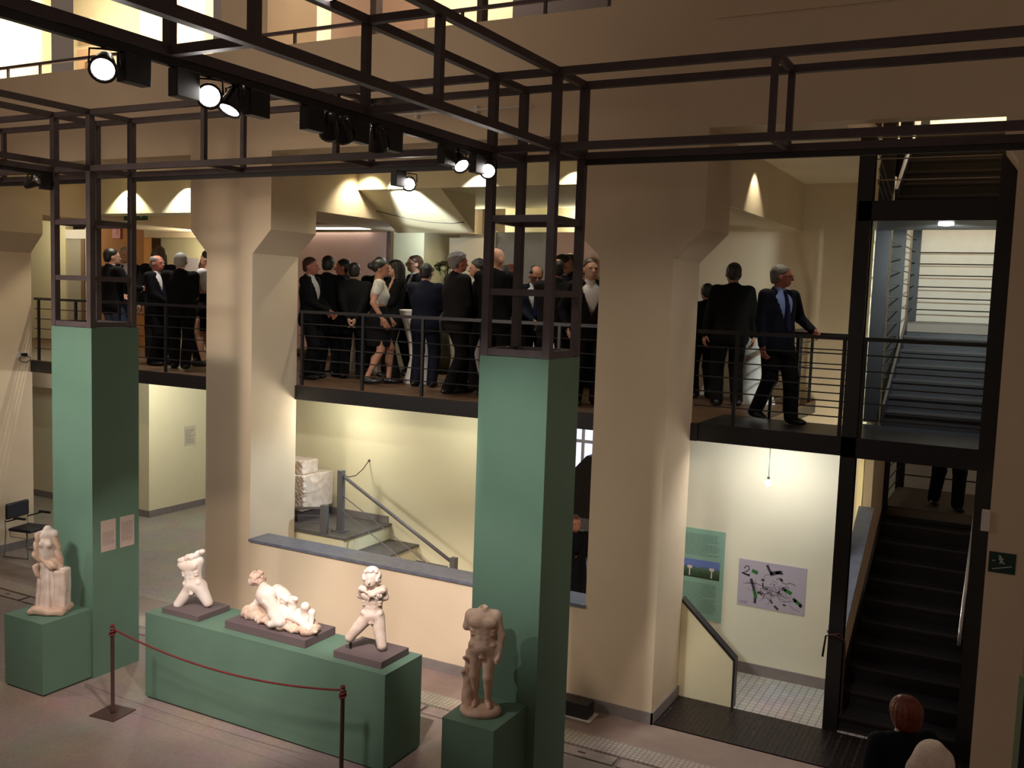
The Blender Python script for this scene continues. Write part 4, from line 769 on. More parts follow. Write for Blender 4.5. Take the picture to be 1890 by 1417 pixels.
def person(label, loc, h, phi, hair='short', hc='dark', skin='light', arms='hang', legs='stand', top='black', bottom='black', outfit='suit', shirt='white', tie=None, yaw=0, pitch=0, glasses=False, stout=1.0, group='guests on the balcony', eyes=None):
    root = None
    sc = h / 1.755
    wr, wl = POSE[arms]; ar, al = LEGS[legs]; J = {}
    for s, wt, at in ((1, wr, ar), (-1, wl, al)):
        J['sh', s] = V3(0.18 * s, -0.005, 1.42); J['el', s], J['wr', s] = ik(J['sh', s], wt, 0.29, 0.265, (0.5 * s, -0.7, -0.35))
        J['hip', s] = V3(0.09 * s, 0, 0.92); J['kn', s], J['an', s] = ik(J['hip', s], at, 0.43, 0.425, (0.05 * s, 1, 0))
    Rh = Matrix.Rotation(math.radians(yaw), 3, 'Z') @ Matrix.Rotation(math.radians(pitch), 3, 'X'); Rn = np.array(Rh); piv = V3(0, -0.01, 1.50)
    def turn(v):
        w_ = np.clip((v[:, 2] - 1.44) / 0.10, 0, 1)[:, None]; return v * (1 - w_) + ((v - piv) @ Rn.T + piv) * w_
    # ---- body: one skin mesh
    parts = []
    bo = [U(ell((0, 0, 1.22), (0.15, 0.095, 0.22))), U(ell((0, 0, 0.97), (0.14, 0.09, 0.15)), 0.05), U(cap((-0.13, -0.005, 1.40), (0.13, -0.005, 1.40), 0.05), 0.04), U(cap((0, -0.015, 1.38), (0, -0.012, 1.47), 0.058), 0.03)]
    bare = outfit == 'dress'
    for s in (1, -1):
        bo += [U(cap(J['sh', s], J['el', s], 0.048, 0.037), 0.02), U(cap(J['el', s], J['wr', s], 0.037, 0.026), 0.015), U(cap(J['hip', s], J['kn', s], 0.072, 0.050), 0.03), U(cap(J['kn', s], J['an', s], 0.050, 0.033), 0.02),
               U(ell(J['kn', s] * 0.6 + J['an', s] * 0.4 + V3(0, -0.022, 0), (0.036, 0.04, 0.09)), 0.02), U(cap(J['an', s] + V3(0, -0.02, -0.05), J['an', s] + V3(0.01 * s, 0.12, -0.062), 0.034, 0.026), 0.02)]
    v, q = snet(bo, 0.020 if bare else 0.028); parts.append((v, q, 0))
    hv, hq = head_mesh(); parts.append((turn(hv), hq, 0))
    for s in (1, -1):
        mv, mq = hand_mesh(s); d = Vector(J['wr', s] - J['el', s]).normalized(); inward = Vector((-s, 0.15, 0.0)) - d * d.dot(Vector((-s, 0.15, 0.0))); inward.normalize()
        # palm normal (+Y of the hand) turns inward, fingers follow the forearm
        X = inward.cross(d); R = np.array(Matrix((X, inward, d)).transposed()); parts.append((mv @ R.T + J['wr', s], mq, 0))
    me = npmesh('person', parts, [SK[skin]])
    root = bpy.data.objects.new('person', me); COL.objects.link(root); tag(root, label, 'person', group)
    root.location = loc; root.rotation_euler = (0, 0, rz_of(phi)); root.scale = (sc * 1.13, sc * 1.13, sc)
    def add(nm, ops, hh, m): return sdfobj(nm, ops, hh, m, root)
    # ---- hair
    if hair != 'bald':
        v, q = hair_mesh(hair); o = bpy.data.objects.new('hair', npmesh('hair', [(turn(v), q, 0)], [HR[hc]])); COL.objects.link(o); o.parent = root
    # ---- eyes
    if eyes is None: eyes = math.sin(math.radians(phi + yaw)) < 0.3
    if eyes:
        for s in (-1, 1):
            v, q = snet([U(ell((0, 0, 0), (0.011, 0.007, 0.006)))], 0.004); v = turn(v + V3(0.031 * s, 0.0925, 1.630)); o = bpy.data.objects.new('eye', npmesh('eye', [(v, q, 0)], [M_EYE])); COL.objects.link(o); o.parent = root
    if glasses:
        pts = []
        for s in (-1, 1): pts.append([turn(np.array([[0.034 * s + 0.024 * math.cos(a), 0.112, 1.628 + 0.017 * math.sin(a)]]))[0] for a in np.linspace(0, 6.283, 13)])
        pts.append([turn(np.array([p]))[0] for p in ([-0.06, 0.108, 1.632], [-0.083, 0.0, 1.628])]); pts.append([turn(np.array([p]))[0] for p in ([0.06, 0.108, 1.632], [0.083, 0.0, 1.628])]); pts.append([turn(np.array([p]))[0] for p in ([-0.012, 0.114, 1.632], [0.012, 0.114, 1.632])])
        for p in pts: polytube('glasses', p, 0.003, M_BLACK, root, 5, True)
    k = stout
    # ---- clothes
    if outfit in ('suit', 'coat', 'dress', 'jacket'):
        if outfit == 'dress':
            o = [U(ell((0, 0.0, 1.25), (0.165, 0.115, 0.20))), U(cap((-0.13, -0.005, 1.385), (0.13, -0.005, 1.385), 0.060), 0.04), U(ell((-0.065, 0.075, 1.25), (0.06, 0.05, 0.06)), 0.03), U(ell((0.065, 0.075, 1.25), (0.06, 0.05, 0.06)), 0.03)]
            for s in (1, -1): o.append(U(cap(J['sh', s], J['sh', s] * 0.55 + J['el', s] * 0.45, 0.066, 0.060), 0.03))
            o += [(lambda P: 1.09 - P[:, 2], 'i', 0.01), Sb(cap((0, 0.03, 1.56), (0, 0.0, 1.44), 0.09, 0.07), 0.01)]
            add('top', o, 0.016, CL[top])
            o = [U(ell((0, 0, 1.05), (0.145, 0.105, 0.12))), U(ell((0, -0.005, 0.90), (0.185, 0.135, 0.20)), 0.05), U(cap((0, 0, 0.80), (0, 0.0, 0.58), 0.165, 0.15), 0.06), (lambda P: 0.54 - P[:, 2], 'i', 0.01), (lambda P: P[:, 2] - 1.11, 'i', 0.01)]
            add('skirt', o, 0.017, CL[bottom])
        else:
            zl = 0.44 if outfit == 'coat' else 0.76
            o = [U(ell((0, -0.005, 1.26), (0.193 * k, 0.128 * k, 0.235))), U(ell((0, 0.012, 1.03), (0.178 * k, 0.130 * k, 0.25)), 0.05), U(ell((0, 0, 0.86), (0.190 * k, 0.142 * k, 0.20)), 0.05), U(cap((-0.145, -0.005, 1.415), (0.145, -0.005, 1.415), 0.066), 0.05), U(cap((0, -0.03, 1.44), (0, -0.03, 1.475), 0.070, 0.064), 0.04)]
            if outfit == 'coat': o += [U(cap((0, 0, 0.80), (0, 0, 0.42), 0.165, 0.19), 0.06)]
            zz = zl
            o += [(lambda P: zz - P[:, 2], 'i', 0.008), Sb(lambda P: np.maximum(np.maximum(np.abs(P[:, 0]) - (0.008 + np.maximum(P[:, 2] - 1.06, 0) * 0.29), 0.045 - P[:, 1]), 1.06 - P[:, 2]), 0.006), Sb(cap((0, 0.005, 1.44), (0, 0.02, 1.60), 0.058, 0.075), 0.008)]
            for s in (1, -1): o += [U(cap(J['sh', s], J['el', s], 0.070, 0.058), 0.035), U(cap(J['el', s], J['wr', s], 0.057, 0.044), 0.02)]
            add('jacket', o, 0.0165, CL[top])
            if shirt:
                add('shirt', [U(ell((0, -0.002, 1.26), (0.172, 0.116 * k, 0.215))), U(cap((0, -0.012, 1.40), (0, -0.010, 1.482), 0.066, 0.061), 0.03), Sb(cap((0, 0.05, 1.55), (0, 0.10, 1.43), 0.045, 0.012), 0.006)], 0.015, CL[shirt])
                for s in (1, -1): add('cuff', [U(cap(J['wr', s] * 0.94 + J['el', s] * 0.06, J['wr', s] * 1.04 - J['el', s] * 0.04, 0.036, 0.034))], 0.012, CL[shirt])
            if tie: add('tie', [U(ell((0, 0.072, 1.462), (0.020, 0.016, 0.020))), U(cap((0, 0.082, 1.45), (0, 0.116 * k, 1.30), 0.016, 0.026), 0.008), U(cap((0, 0.116 * k, 1.30), (0, 0.132 * k, 1.06), 0.026, 0.034), 0.008)], 0.010, CL['tie'])
    if outfit != 'dress':
        o = [U(ell((0, 0, 0.92), (0.165 * k, 0.122 * k, 0.13)))]
        for s in (1, -1): o += [U(cap(J['hip', s], J['kn', s], 0.098, 0.080), 0.03), U(cap(J['kn', s], J['an', s] + V3(0, 0, -0.02), 0.078, 0.068), 0.02)]
        add('trousers', o, 0.0175, CL[bottom])
    for s in (1, -1):
        c = J['an', s] + V3(0.01 * s, 0.055, -0.048); tilt = rotm('X', -18) if c[2] > 0.06 else None
        add('shoe', [U(ell(c, (0.046, 0.142, 0.044), tilt)), U(ell(c + V3(0, -0.075, 0.012), (0.040, 0.055, 0.048)), 0.02), (lambda P, z0=c[2] - 0.036: z0 - P[:, 2], 'i', 0.004)], 0.013, CL['shoe'])
    return root
B = ZF
person('man in dark jacket and blue jeans seen behind the left tower frame', (-13.43, 11.0, B), 1.89, 55, 'short', 'dark', 'light', 'talk', 'stand', 'black', 'jeans', 'jacket', yaw=-20)
person('grey haired man facing the camera behind the left tower frame', (-14.30, 12.0, B), 1.96, 262, 'short', 'white', 'light', 'hang', 'stand', 'navy', 'black', tie=True)
person('balding man in a dark suit facing right at the left end of the railing', (-12.62, 11.22, B), 1.80, 345, 'balding', 'grey', 'ruddy', 'front', 'stand', 'black', 'black', tie=True)
person('long brown haired woman seen from behind in the left group', (-13.45, 12.0, B), 1.98, 110, 'long', 'brown', 'light', 'hang', 'stand', 'black', 'black', shirt=None)
person('silver haired man in dark suit with his back turned beside the middle pier', (-11.79, 10.95, B), 1.83, 98, 'short', 'white', 'light', 'front', 'step', 'black', 'black', stout=1.08)
person('dark haired woman in white top with black straps half hidden by the middle pier', (-11.96, 11.7, B), 1.91, 170, 'bun', 'dark', 'light', 'front', 'stand', 'white', 'black', 'dress')
person('auburn haired woman peeking between two guests near the middle pier', (-12.55, 12.2, B), 1.76, 275, 'bob', 'auburn', 'ruddy', 'hang', 'stand', 'black', 'black')
person('dark haired man facing right at the edge of the middle pier', (-9.39, 11.2, B), 1.80, 350, 'short', 'brown', 'ruddy', 'front', 'stand', 'black', 'black')
person('man in black suit with a raised hand, back turned, second from the middle pier', (-9.50, 11.75, B), 1.85, 72, 'short', 'dark', 'light', 'glass', 'stand', 'black', 'black', yaw=8)
person('dark haired man facing left behind the two men by the middle pier', (-9.73, 12.4, B), 1.83, 182, 'short', 'dark', 'ruddy', 'hang', 'stand', 'charcoal', 'black')
person('man in black suit with hands clasped behind his back', (-9.01, 11.75, B), 1.75, 95, 'short', 'dark', 'light', 'behind', 'stand', 'black', 'black')
person('dark haired guest just behind the woman in ivory lace', (-9.30, 12.8, B), 1.87, 90, 'curly', 'dark', 'light', 'hang', 'stand', 'black', 'black')
person('woman in ivory lace top and black skirt walking right', (-8.24, 11.35, B), 1.79, 5, 'bun', 'dark', 'tan', 'pocket', 'step', 'lace', 'black', 'dress')
person('long dark haired woman in black facing left beside the woman in lace', (-8.65, 12.3, B), 1.82, 205, 'long', 'dark', 'light', 'front', 'stand', 'black', 'black', shirt=None)
person('man with dark glasses and tie facing left in the middle group', (-8.69, 12.9, B), 1.93, 200, 'short', 'brown', 'light', 'front', 'stand', 'black', 'black', tie=True, glasses=True)
person('man in navy jacket seen from behind in the middle group', (-7.55, 11.5, B), 1.75, 78, 'short', 'dark', 'light', 'front', 'stand', 'navy', 'navy')
person('stout man with grey curly hair in a dark suit turning right at the railing', (-6.69, 10.95, B), 1.89, 30, 'curly', 'grey', 'ruddy', 'front', 'step', 'charcoal', 'black', stout=1.16)
person('dark curly haired man facing the stout grey haired man', (-6.85, 11.75, B), 1.83, 185, 'curly', 'dark', 'tan', 'front', 'stand', 'black', 'black')
person('brown haired guest mostly hidden left of the bald man', (-7.66, 13.2, B), 1.78, 270, 'short', 'auburn', 'light', 'hang', 'stand', 'black', 'black')
person('tall bald man in a dark suit inside the right tower frame', (-6.15, 11.0, B), 1.95, 60, 'bald', 'grey', 'light', 'front', 'stand', 'black', 'black', yaw=-12)
person('grey haired man facing right, framed by the right tower', (-6.63, 12.3, B), 1.80, 330, 'balding', 'grey', 'ruddy', 'hang', 'stand', 'black', 'black')
person('man with receding dark hair looking down, framed by the right tower', (-5.98, 11.8, B), 1.78, 282, 'balding', 'dark', 'tan', 'front', 'stand', 'navy', 'black', pitch=-28, tie=True)
person('balding man from behind near the right leg of the tower', (-5.36, 11.2, B), 1.83, 92, 'balding', 'dark', 'tan', 'front', 'stand', 'charcoal', 'black', stout=1.08)
person('dark haired man in a suit facing right near the right leg of the tower', (-5.79, 12.3, B), 1.94, 8, 'short', 'dark', 'tan', 'front', 'stand', 'navy', 'black')
person('tall balding man at the back behind the right tower', (-6.28, 13.6, B), 2.03, 60, 'balding', 'dark', 'light', 'hang', 'stand', 'black', 'black')
person('pale bald man between the tower and the young man in white shirt', (-5.83, 13.1, B), 1.92, 300, 'bald', 'grey', 'light', 'hang', 'stand', 'black', 'black')
person('young man facing the camera in open white shirt beside the right pier', (-4.87, 11.15, B), 1.84, 284, 'short', 'brown', 'light', 'pocket', 'stand', 'black', 'black', eyes=True)
person('dark silhouetted man in a long suit with his back turned right of the pier', (-3.40, 12.4, B), 1.86, 92, 'short', 'dark', 'tan', 'hang', 'stand', 'black', 'black', stout=1.1)
person('short dark guest almost hidden behind the right pier', (-3.95, 13.1, B), 1.60, 100, 'short', 'dark', 'tan', 'hang', 'stand', 'black', 'black')
person('grey haired man with glasses and blue shirt walking along the platform, hand on the rail', (-2.50, 11.10, B), 1.79, 298, 'short', 'grey', 'ruddy', 'rail', 'walk', 'navy', 'black', shirt='blue', tie=True, glasses=True, yaw=46)
person('person standing on the lower half landing of the stair, only dark trouser legs visible', (-0.80, 13.95, 1.88), 1.78, 262, 'short', 'dark', 'light', 'front', 'step', 'black', 'black', group='people elsewhere')
person('person in a long black coat standing in the dim room beside the right green column', (-5.32, 12.02, 0), 1.50, 285, 'short', 'auburn', 'ruddy', 'hang', 'stand', 'black', 'black', 'coat', shirt='black', group='people elsewhere')
person('red haired woman in dark jacket with white collar seen from behind at the stair foot', (-0.58, 7.35, 0), 1.70, 100, 'bob', 'red', 'light', 'hang', 'stand', 'navy', 'black', group='people elsewhere')
# ------------------------------------------------------------ furniture and small things
# cocktail tables with fitted white cloths
def table(label, x, y):
    t = thing('cocktail_table', label, 'table', (x, y, ZF), 'draped cocktail tables on the balcony')
    lathe('table_top', [(0.34, 1.05), (0.35, 1.06), (0.35, 1.08), (0.33, 1.085)], CL['white'], t, 24, (x, y, ZF))
    n = 24; v = []; f = []
    for z in (1.05, 0.85, 0.6, 0.35, 0.15, 0.0):
        r = 0.35 - 0.17 * math.sin(min(1, (1.05 - z) / 0.75) * math.pi / 2) + (0.10 * max(0, 0.3 - z) / 0.3)
        for k in range(n):
            a = 6.2832 * k / n; rr_ = r * (1 + 0.06 * math.cos(4 * a) * (1.05 - z)); v.append((x + rr_ * math.cos(a), y + rr_ * math.sin(a), ZF + z))
    for i in range(5): f += [(i * n + k, i * n + (k + 1) % n, (i + 1) * n + (k + 1) % n, (i + 1) * n + k) for k in range(n)]
    meshobj('cloth', v, f, CL['white'], t, True); lathe('foot', [(0.2, 0), (0.2, 0.02), (0.02, 0.03)], M_STEEL, t, 16, (x, y, ZF))
    return t
table('white draped cocktail table behind the walking man', -3.22, 13.1)
table('white draped cocktail table at the edge of the right pier', -3.88, 13.75)
table('white draped cocktail table behind the woman in ivory lace', -7.92, 12.0)
table('white draped cocktail table behind the man with clasped hands', -9.85, 13.1)
table('white draped cocktail table left of the stout grey haired man', -7.36, 12.45)
fs = thing('flower_arrangement', 'tall flower arrangement on thin stems behind the man with glasses', 'flowers', (-8.55, 13.6, ZF))
lathe('vase', [(0.10, 0), (0.14, 0.3), (0.09, 0.7), (0.12, 1.2), (0.10, 1.25)], mat('dark vase', (0.05, 0.04, 0.02), 0.4), fs, 16, (-8.55, 13.6, ZF))
M_FLW = mat('olive flower heads', (0.16, 0.15, 0.05), 0.8, noise=0.4, scale=30)
for i in range(13):
    a = i * 2.4; r = 0.05 + 0.021 * i * 0.75; hx, hy, hz = -8.55 + r * math.cos(a), 13.6 + r * math.sin(a), ZF + 1.86 - 0.012 * i
    polytube('stem', [(-8.55, 13.6, ZF + 1.2), (-8.55 + 0.5 * r * math.cos(a), 13.6 + 0.5 * r * math.sin(a), ZF + 1.55), (hx, hy, hz)], 0.006, M_FLW, fs, 5)
    lathe('flower_head', [(0.005, -0.05), (0.05, -0.02), (0.06, 0.02), (0.03, 0.045), (0.002, 0.05)], M_FLW, fs, 8, (hx, hy, hz))
# rope barrier
M_BRASS = mat('brown metal post', (0.10, 0.055, 0.045), 0.4, 0.3); M_ROPE = mat('dark red rope', (0.16, 0.012, 0.014), 0.75, noise=0.4, scale=80)
def stanchion(label, x, y, base=True):
    t = thing('stanchion', label, 'stanchion', (x, y, 0), 'rope barrier posts')
    v, f = [], []
    c, s_ = math.cos(0.12), math.sin(0.12); hv = [(0.16, 0.16), (-0.16, 0.16), (-0.16, -0.16), (0.16, -0.16)]
    poly = [(x + c * p - s_ * q, y + s_ * p + c * q) for p, q in hv]; prism('base_plate', poly, 'z', 0, 0.012, M_BRASS, t)
    lathe('pole', [(0.024, 0.012), (0.02, 0.03), (0.02, 0.90), (0.026, 0.905), (0.026, 0.925), (0.008, 0.93)], M_BRASS, t, 14, (x, y, 0))
    for k in range(2): polytube('rope_knot', [(x + 0.025 * math.cos(a), y + 0.027 * math.sin(a), 0.86 + 0.025 * k + 0.012 * math.sin(a + k)) for a in np.linspace(0, 6.4, 12)], 0.011, M_ROPE, t)
    lathe('knot_top', [(0.003, 0.0), (0.022, 0.008), (0.023, 0.022), (0.014, 0.036), (0.003, 0.04)], M_ROPE, t, 10, (x, y, 0.925))
    return t
stanchion('left barrier post with a square foot plate in front of the bench', -8.15, 6.67); stanchion('right barrier post with a red rope knot in front of the bench', -5.19, 6.72)
tag(polytube('barrier_rope', [(-8.13 + 2.92 * t, 6.67 + 0.05 * t, 0.91 - 0.17 * 4 * t * (1 - t) * 0.8) for t in np.linspace(0, 1, 25)], 0.010, M_ROPE), 'dark red rope sagging between the two barrier posts', 'rope')
# chair against the left pier
ch_ = thing('chair', 'black office visitor chair with thin metal legs against the left pier', 'chair', (-14.15, 9.95, 0), None, math.radians(-78))
M_CH = mat('black chair upholstery', (0.012, 0.013, 0.020), 0.6); M_CHR = mat('thin chrome tube', (0.30, 0.28, 0.26), 0.3, 0.8)
def loc_box(nm, c, h, m, par, rot=None, rad=0.02): return sdfobj(nm, [U(rbox(c, h, rad, rot))], 0.014, m, par)
loc_box('seat', (0, 0.02, 0.45), (0.23, 0.22, 0.025), M_CH, ch_); 
sdfobj('backrest', [U(rbox((0, -0.22, 0.74), (0.24, 0.03, 0.13), 0.03)), Sb(ell((0, -0.10, 0.74), (0.6, 0.10, 0.3)), 0.01)], 0.012, M_CH, ch_)
for s in (-1, 1):
    polytube('leg', [(0.235 * s, -0.24, 0.62), (0.235 * s, -0.23, 0.40), (0.235 * s, -0.27, 0.012), (0.235 * s, 0.20, 0.012), (0.235 * s, 0.19, 0.43)], 0.010, M_CHR, ch_, 6, True)
    polytube('side_frame', [(0.20 * s, -0.18, 0.43), (0.20 * s, -0.18, 0.33), (0.20 * s, 0.14, 0.33), (0.20 * s, 0.14, 0.43)], 0.006, M_CHR, ch_, 6, True)
    polytube('armrest', [(0.24 * s, -0.23, 0.58), (0.27 * s, -0.10, 0.62), (0.27 * s, 0.02, 0.66), (0.27 * s, 0.16, 0.66)], 0.012, M_BLACK, ch_, 6, True)
sdfobj('armrest_pad', [U(cap((-0.27, -0.02, 0.67), (-0.27, 0.18, 0.67), 0.022))], 0.010, M_BLACK, ch_); sdfobj('armrest_pad', [U(cap((0.27, -0.02, 0.67), (0.27, 0.18, 0.67), 0.022))], 0.010, M_BLACK, ch_)
def copy_thing(root, label, loc, rz):
    r = root.copy(); COL.objects.link(r); r.location = loc; r.rotation_euler = (0, 0, rz); r['label'] = label
    for c in root.children:
        d = c.copy(); COL.objects.link(d); d.parent = r
    return r
copy_thing(ch_, 'dark chair half seen in the dim room behind the right pier', (-5.42, 13.7, 0), math.radians(150))
nt_ = tag(box('paper_notice', (-15.62, 14.59, 4.60), (-15.2, 14.60, 5.05), mat('lilac notice', (0.52, 0.48, 0.55), 0.8)), 'pale paper notice on the bright screen wall behind the left group', 'notice')
cb_ = tag(polytube('slung_cable', [(-8.6, 11.72, 5.68), (-8.2, 11.9, 5.585), (-7.8, 12.0, 5.53), (-7.45, 12.02, 5.515), (-7.24, 11.98, 5.53)], 0.006, M_BLACK), 'thin black cable slung along the sloping bulkhead', 'cable')
# flat print helper
def print_mat(name, build):
    m = bpy.data.materials.new(name); m.use_nodes = True; build(m.node_tree, m.node_tree.nodes['Principled BSDF']); return m
def textlines(par, x0, x1, z0, z1, n, place, m, seed=0, r=0.35):
    """rows of tiny print as thin raised bars, joined in one part"""
    rn = random.Random(seed); v = []; f = []; st_ = (z1 - z0) / n
    for i in range(n):
        z = z1 - st_ * (i + 0.5); x = x0; xe = x0 + (x1 - x0) * (0.62 if rn.random() < 0.15 else rn.uniform(0.9, 1.0))
        while x < xe - 0.005:
            w_ = min(rn.uniform(0.012, 0.05), xe - x); k = len(v)
            v += [place(x, z - st_ * r * 0.5), place(x + w_, z - st_ * r * 0.5), place(x + w_, z + st_ * r * 0.5), place(x, z + st_ * r * 0.5)]; f.append((k, k + 1, k + 2, k + 3)); x += w_ + 0.008
    o = meshobj('printed_lines', v, f, m, par); return o
M_INK = mat('grey ink', (0.20, 0.16, 0.15), 0.8)
for k, (y0, lab) in enumerate([(7.27, 'left text sheet on the side of the left green column'), (7.53, 'right text sheet on the side of the left green column')]):
    s_ = thing('text_sheet', lab, 'text panel', (C1[1], y0, 1.55), 'text sheets on the left green column')
    zt_ = 1.80 + 0.0 * k; box('sheet', (C1[1], y0, zt_ - 0.36), (C1[1] + 0.004, y0 + 0.20, zt_), mat('pinkish paper', (0.50, 0.40, 0.35), 0.8), s_)
    textlines(s_, y0 + 0.02, y0 + 0.185, zt_ - 0.29, zt_ - 0.13 + 0.07 * k, 12 + 3 * k, lambda a, z: (C1[1] + 0.0052, a, z), M_INK, 3 + k)
wt = thing('wall_text', 'small pale text panel on the cream wall of the left ground floor bay', 'text panel', (-14.66, 13.85, 1.3))
box('sheet', (-14.66, 13.72, 1.28), (-14.655, 14.02, 1.68), mat('pale grey panel', (0.62, 0.56, 0.42), 0.8), wt); textlines(wt, 13.75, 13.98, 1.33, 1.62, 9, lambda a, z: (-14.653, a, z), M_INK, 12)
# green poster with picture
gp_ = thing('green_poster', 'tall pale green text poster with a landscape picture on the passage wall', 'poster', (-3.3, YW, 0.57))
box('board', (-3.62, YW - 0.008, 0.56), (-3.07, YW, 1.70), mat('pale green board', (0.30, 0.52, 0.42), 0.75), gp_)
M_GI = mat('green grey ink', (0.14, 0.24, 0.22), 0.8)
textlines(gp_, -3.58, -3.13, 1.36, 1.64, 16, lambda a, z: (a, YW - 0.0095, z), M_GI, 21, 0.4); textlines(gp_, -3.58, -3.13, 0.64, 1.02, 20, lambda a, z: (a, YW - 0.0095, z), M_GI, 22, 0.4)
def pic(nt, b):
    tc = nt.nodes.new('ShaderNodeTexCoord'); sx = nt.nodes.new('ShaderNodeSeparateXYZ'); nt.links.new(tc.outputs['Generated'], sx.inputs[0])
    n = nt.nodes.new('ShaderNodeTexNoise'); n.inputs['Scale'].default_value = 14; nt.links.new(tc.outputs['Generated'], n.inputs['Vector'])
    a = nt.nodes.new('ShaderNodeMath'); a.operation = 'MULTIPLY_ADD'; a.inputs[1].default_value = 0.5; nt.links.new(n.outputs['Fac'], a.inputs[0]); nt.links.new(sx.outputs['Z'], a.inputs[2])
    r = nt.nodes.new('ShaderNodeValToRGB'); e = r.color_ramp.elements; e[0].position = 0.15; e[0].color = (0.02, 0.035, 0.02, 1); e[1].position = 1.2; e[1].color = (0.16, 0.24, 0.62, 1)
    for p_, c_ in ((0.55, (0.05, 0.10, 0.05, 1)), (0.78, (0.10, 0.17, 0.12, 1)), (0.86, (0.15, 0.22, 0.52, 1))): q_ = e.new(p_); q_.color = c_
    nt.links.new(a.outputs[0], r.inputs['Fac']); nt.links.new(r.outputs['Color'], b.inputs['Base Color'])
box('picture', (-3.60, YW - 0.0105, 1.08), (-3.12, YW - 0.008, 1.31), print_mat('landscape print', pic), gp_)
for x, z in ((-3.50, 1.19), (-3.22, 1.19)): box('white_sign', (x - 0.03, YW - 0.0125, z), (x + 0.03, YW - 0.0105, z + 0.035), M_WHITE, gp_); box('white_sign_post', (x - 0.008, YW - 0.0125, z - 0.09), (x + 0.008, YW - 0.0105, z), M_WHITE, gp_)
# map poster
mp = thing('map_poster', 'lilac poster with a scribbled map in black and green and a large figure 2', 'poster', (-2.48, YW, 0.84))
mx0, mx1, mz0, mz1 = -2.885, -2.08, 0.84, 1.41
box('board', (mx0, YW - 0.008, mz0), (mx1, YW, mz1), mat('lilac paper', (0.46, 0.41, 0.50), 0.8), mp)
MP = lambda u, v: (mx0 + (mx1 - mx0) * u, YW - 0.0095, mz1 - (mz1 - mz0) * v)
M_MB = mat('dark map ink', (0.045, 0.04, 0.055), 0.8); M_MG = mat('green map ink', (0.03, 0.16, 0.03), 0.8); M_MY = mat('grey map ink', (0.16, 0.14, 0.17), 0.8)
def stroke(nm, pts, w_, m):
    v = []; f = []
    P = [Vector(MP(*p)) for p in pts]
    for i, p in enumerate(P):
        d = (P[min(i + 1, len(P) - 1)] - P[max(i - 1, 0)]); nn = Vector((-d.z, 0, d.x)).normalized() * w_ * 0.5; v += [tuple(p + nn), tuple(p - nn)]
    for i in range(len(P) - 1): f.append((2 * i, 2 * i + 1, 2 * i + 3, 2 * i + 2))
    return meshobj(nm, v, f, m, mp)
stroke('figure_two', [(0.08, 0.20), (0.11, 0.14), (0.15, 0.14), (0.16, 0.20), (0.11, 0.27), (0.06, 0.30), (0.10, 0.32), (0.17, 0.32)], 0.012, M_MB); stroke('figure_two_underline', [(0.05, 0.30), (0.17, 0.345)], 0.02, M_MB)
for pts, w_, m in [([(0.20, 0.22), (0.29, 0.26)], 0.045, M_MG), ([(0.42, 0.05), (0.46, 0.16), (0.50, 0.24)], 0.03, M_MB), ([(0.47, 0.24), (0.55, 0.19), (0.63, 0.16), (0.64, 0.21)], 0.045, M_MB), ([(0.55, 0.19), (0.62, 0.17)], 0.03, M_MG), ([(0.19, 0.40), (0.23, 0.55), (0.25, 0.64)], 0.035, M_MB), ([(0.25, 0.64), (0.28, 0.80)], 0.04, M_MG), ([(0.27, 0.80), (0.27, 0.92)], 0.032, M_MB),
                   ([(0.85, 0.70), (0.95, 0.80)], 0.04, M_MG), ([(0.83, 0.67), (0.87, 0.74)], 0.035, M_MB), ([(0.92, 0.79), (0.96, 0.82)], 0.035, M_MB), ([(0.70, 0.52), (0.80, 0.58)], 0.045, M_MG), ([(0.66, 0.49), (0.72, 0.53)], 0.035, M_MB), ([(0.37, 0.45), (0.38, 0.55), (0.45, 0.57)], 0.018, M_MB), ([(0.35, 0.38), (0.39, 0.40)], 0.03, M_MB), ([(0.56, 0.90), (0.62, 0.97)], 0.03, M_MB), ([(0.49, 0.78), (0.53, 0.86)], 0.022, M_MB), ([(0.68, 0.84), (0.73, 0.85)], 0.02, M_MB), ([(0.30, 0.66), (0.36, 0.70)], 0.03, M_MY), ([(0.62, 0.30), (0.66, 0.34)], 0.03, M_MB), ([(0.60, 0.58), (0.63, 0.60)], 0.028, M_MB)]: stroke('map_patch', pts, w_, m)
rn = random.Random(4)
for i in range(26):
    u, v_ = 0.5 + rn.gauss(0, 0.16), 0.55 + rn.gauss(0, 0.16); a = rn.random() * 6.28; pts = []
    for j in range(rn.randint(4, 9)):
        pts.append((min(0.93, max(0.08, u)), min(0.95, max(0.06, v_)))); a += rn.gauss(0, 0.9); u += 0.05 * math.cos(a); v_ += 0.06 * math.sin(a)
    stroke('map_line', pts, rn.choice((0.004, 0.005, 0.007)), rn.choice((M_MB, M_MY, M_MB)))
textlines(mp, mx0 + 0.03, mx0 + 0.2, mz0 + 0.02, mz0 + 0.06, 2, lambda a, z: (a, YW - 0.0095, z), M_MY, 31)
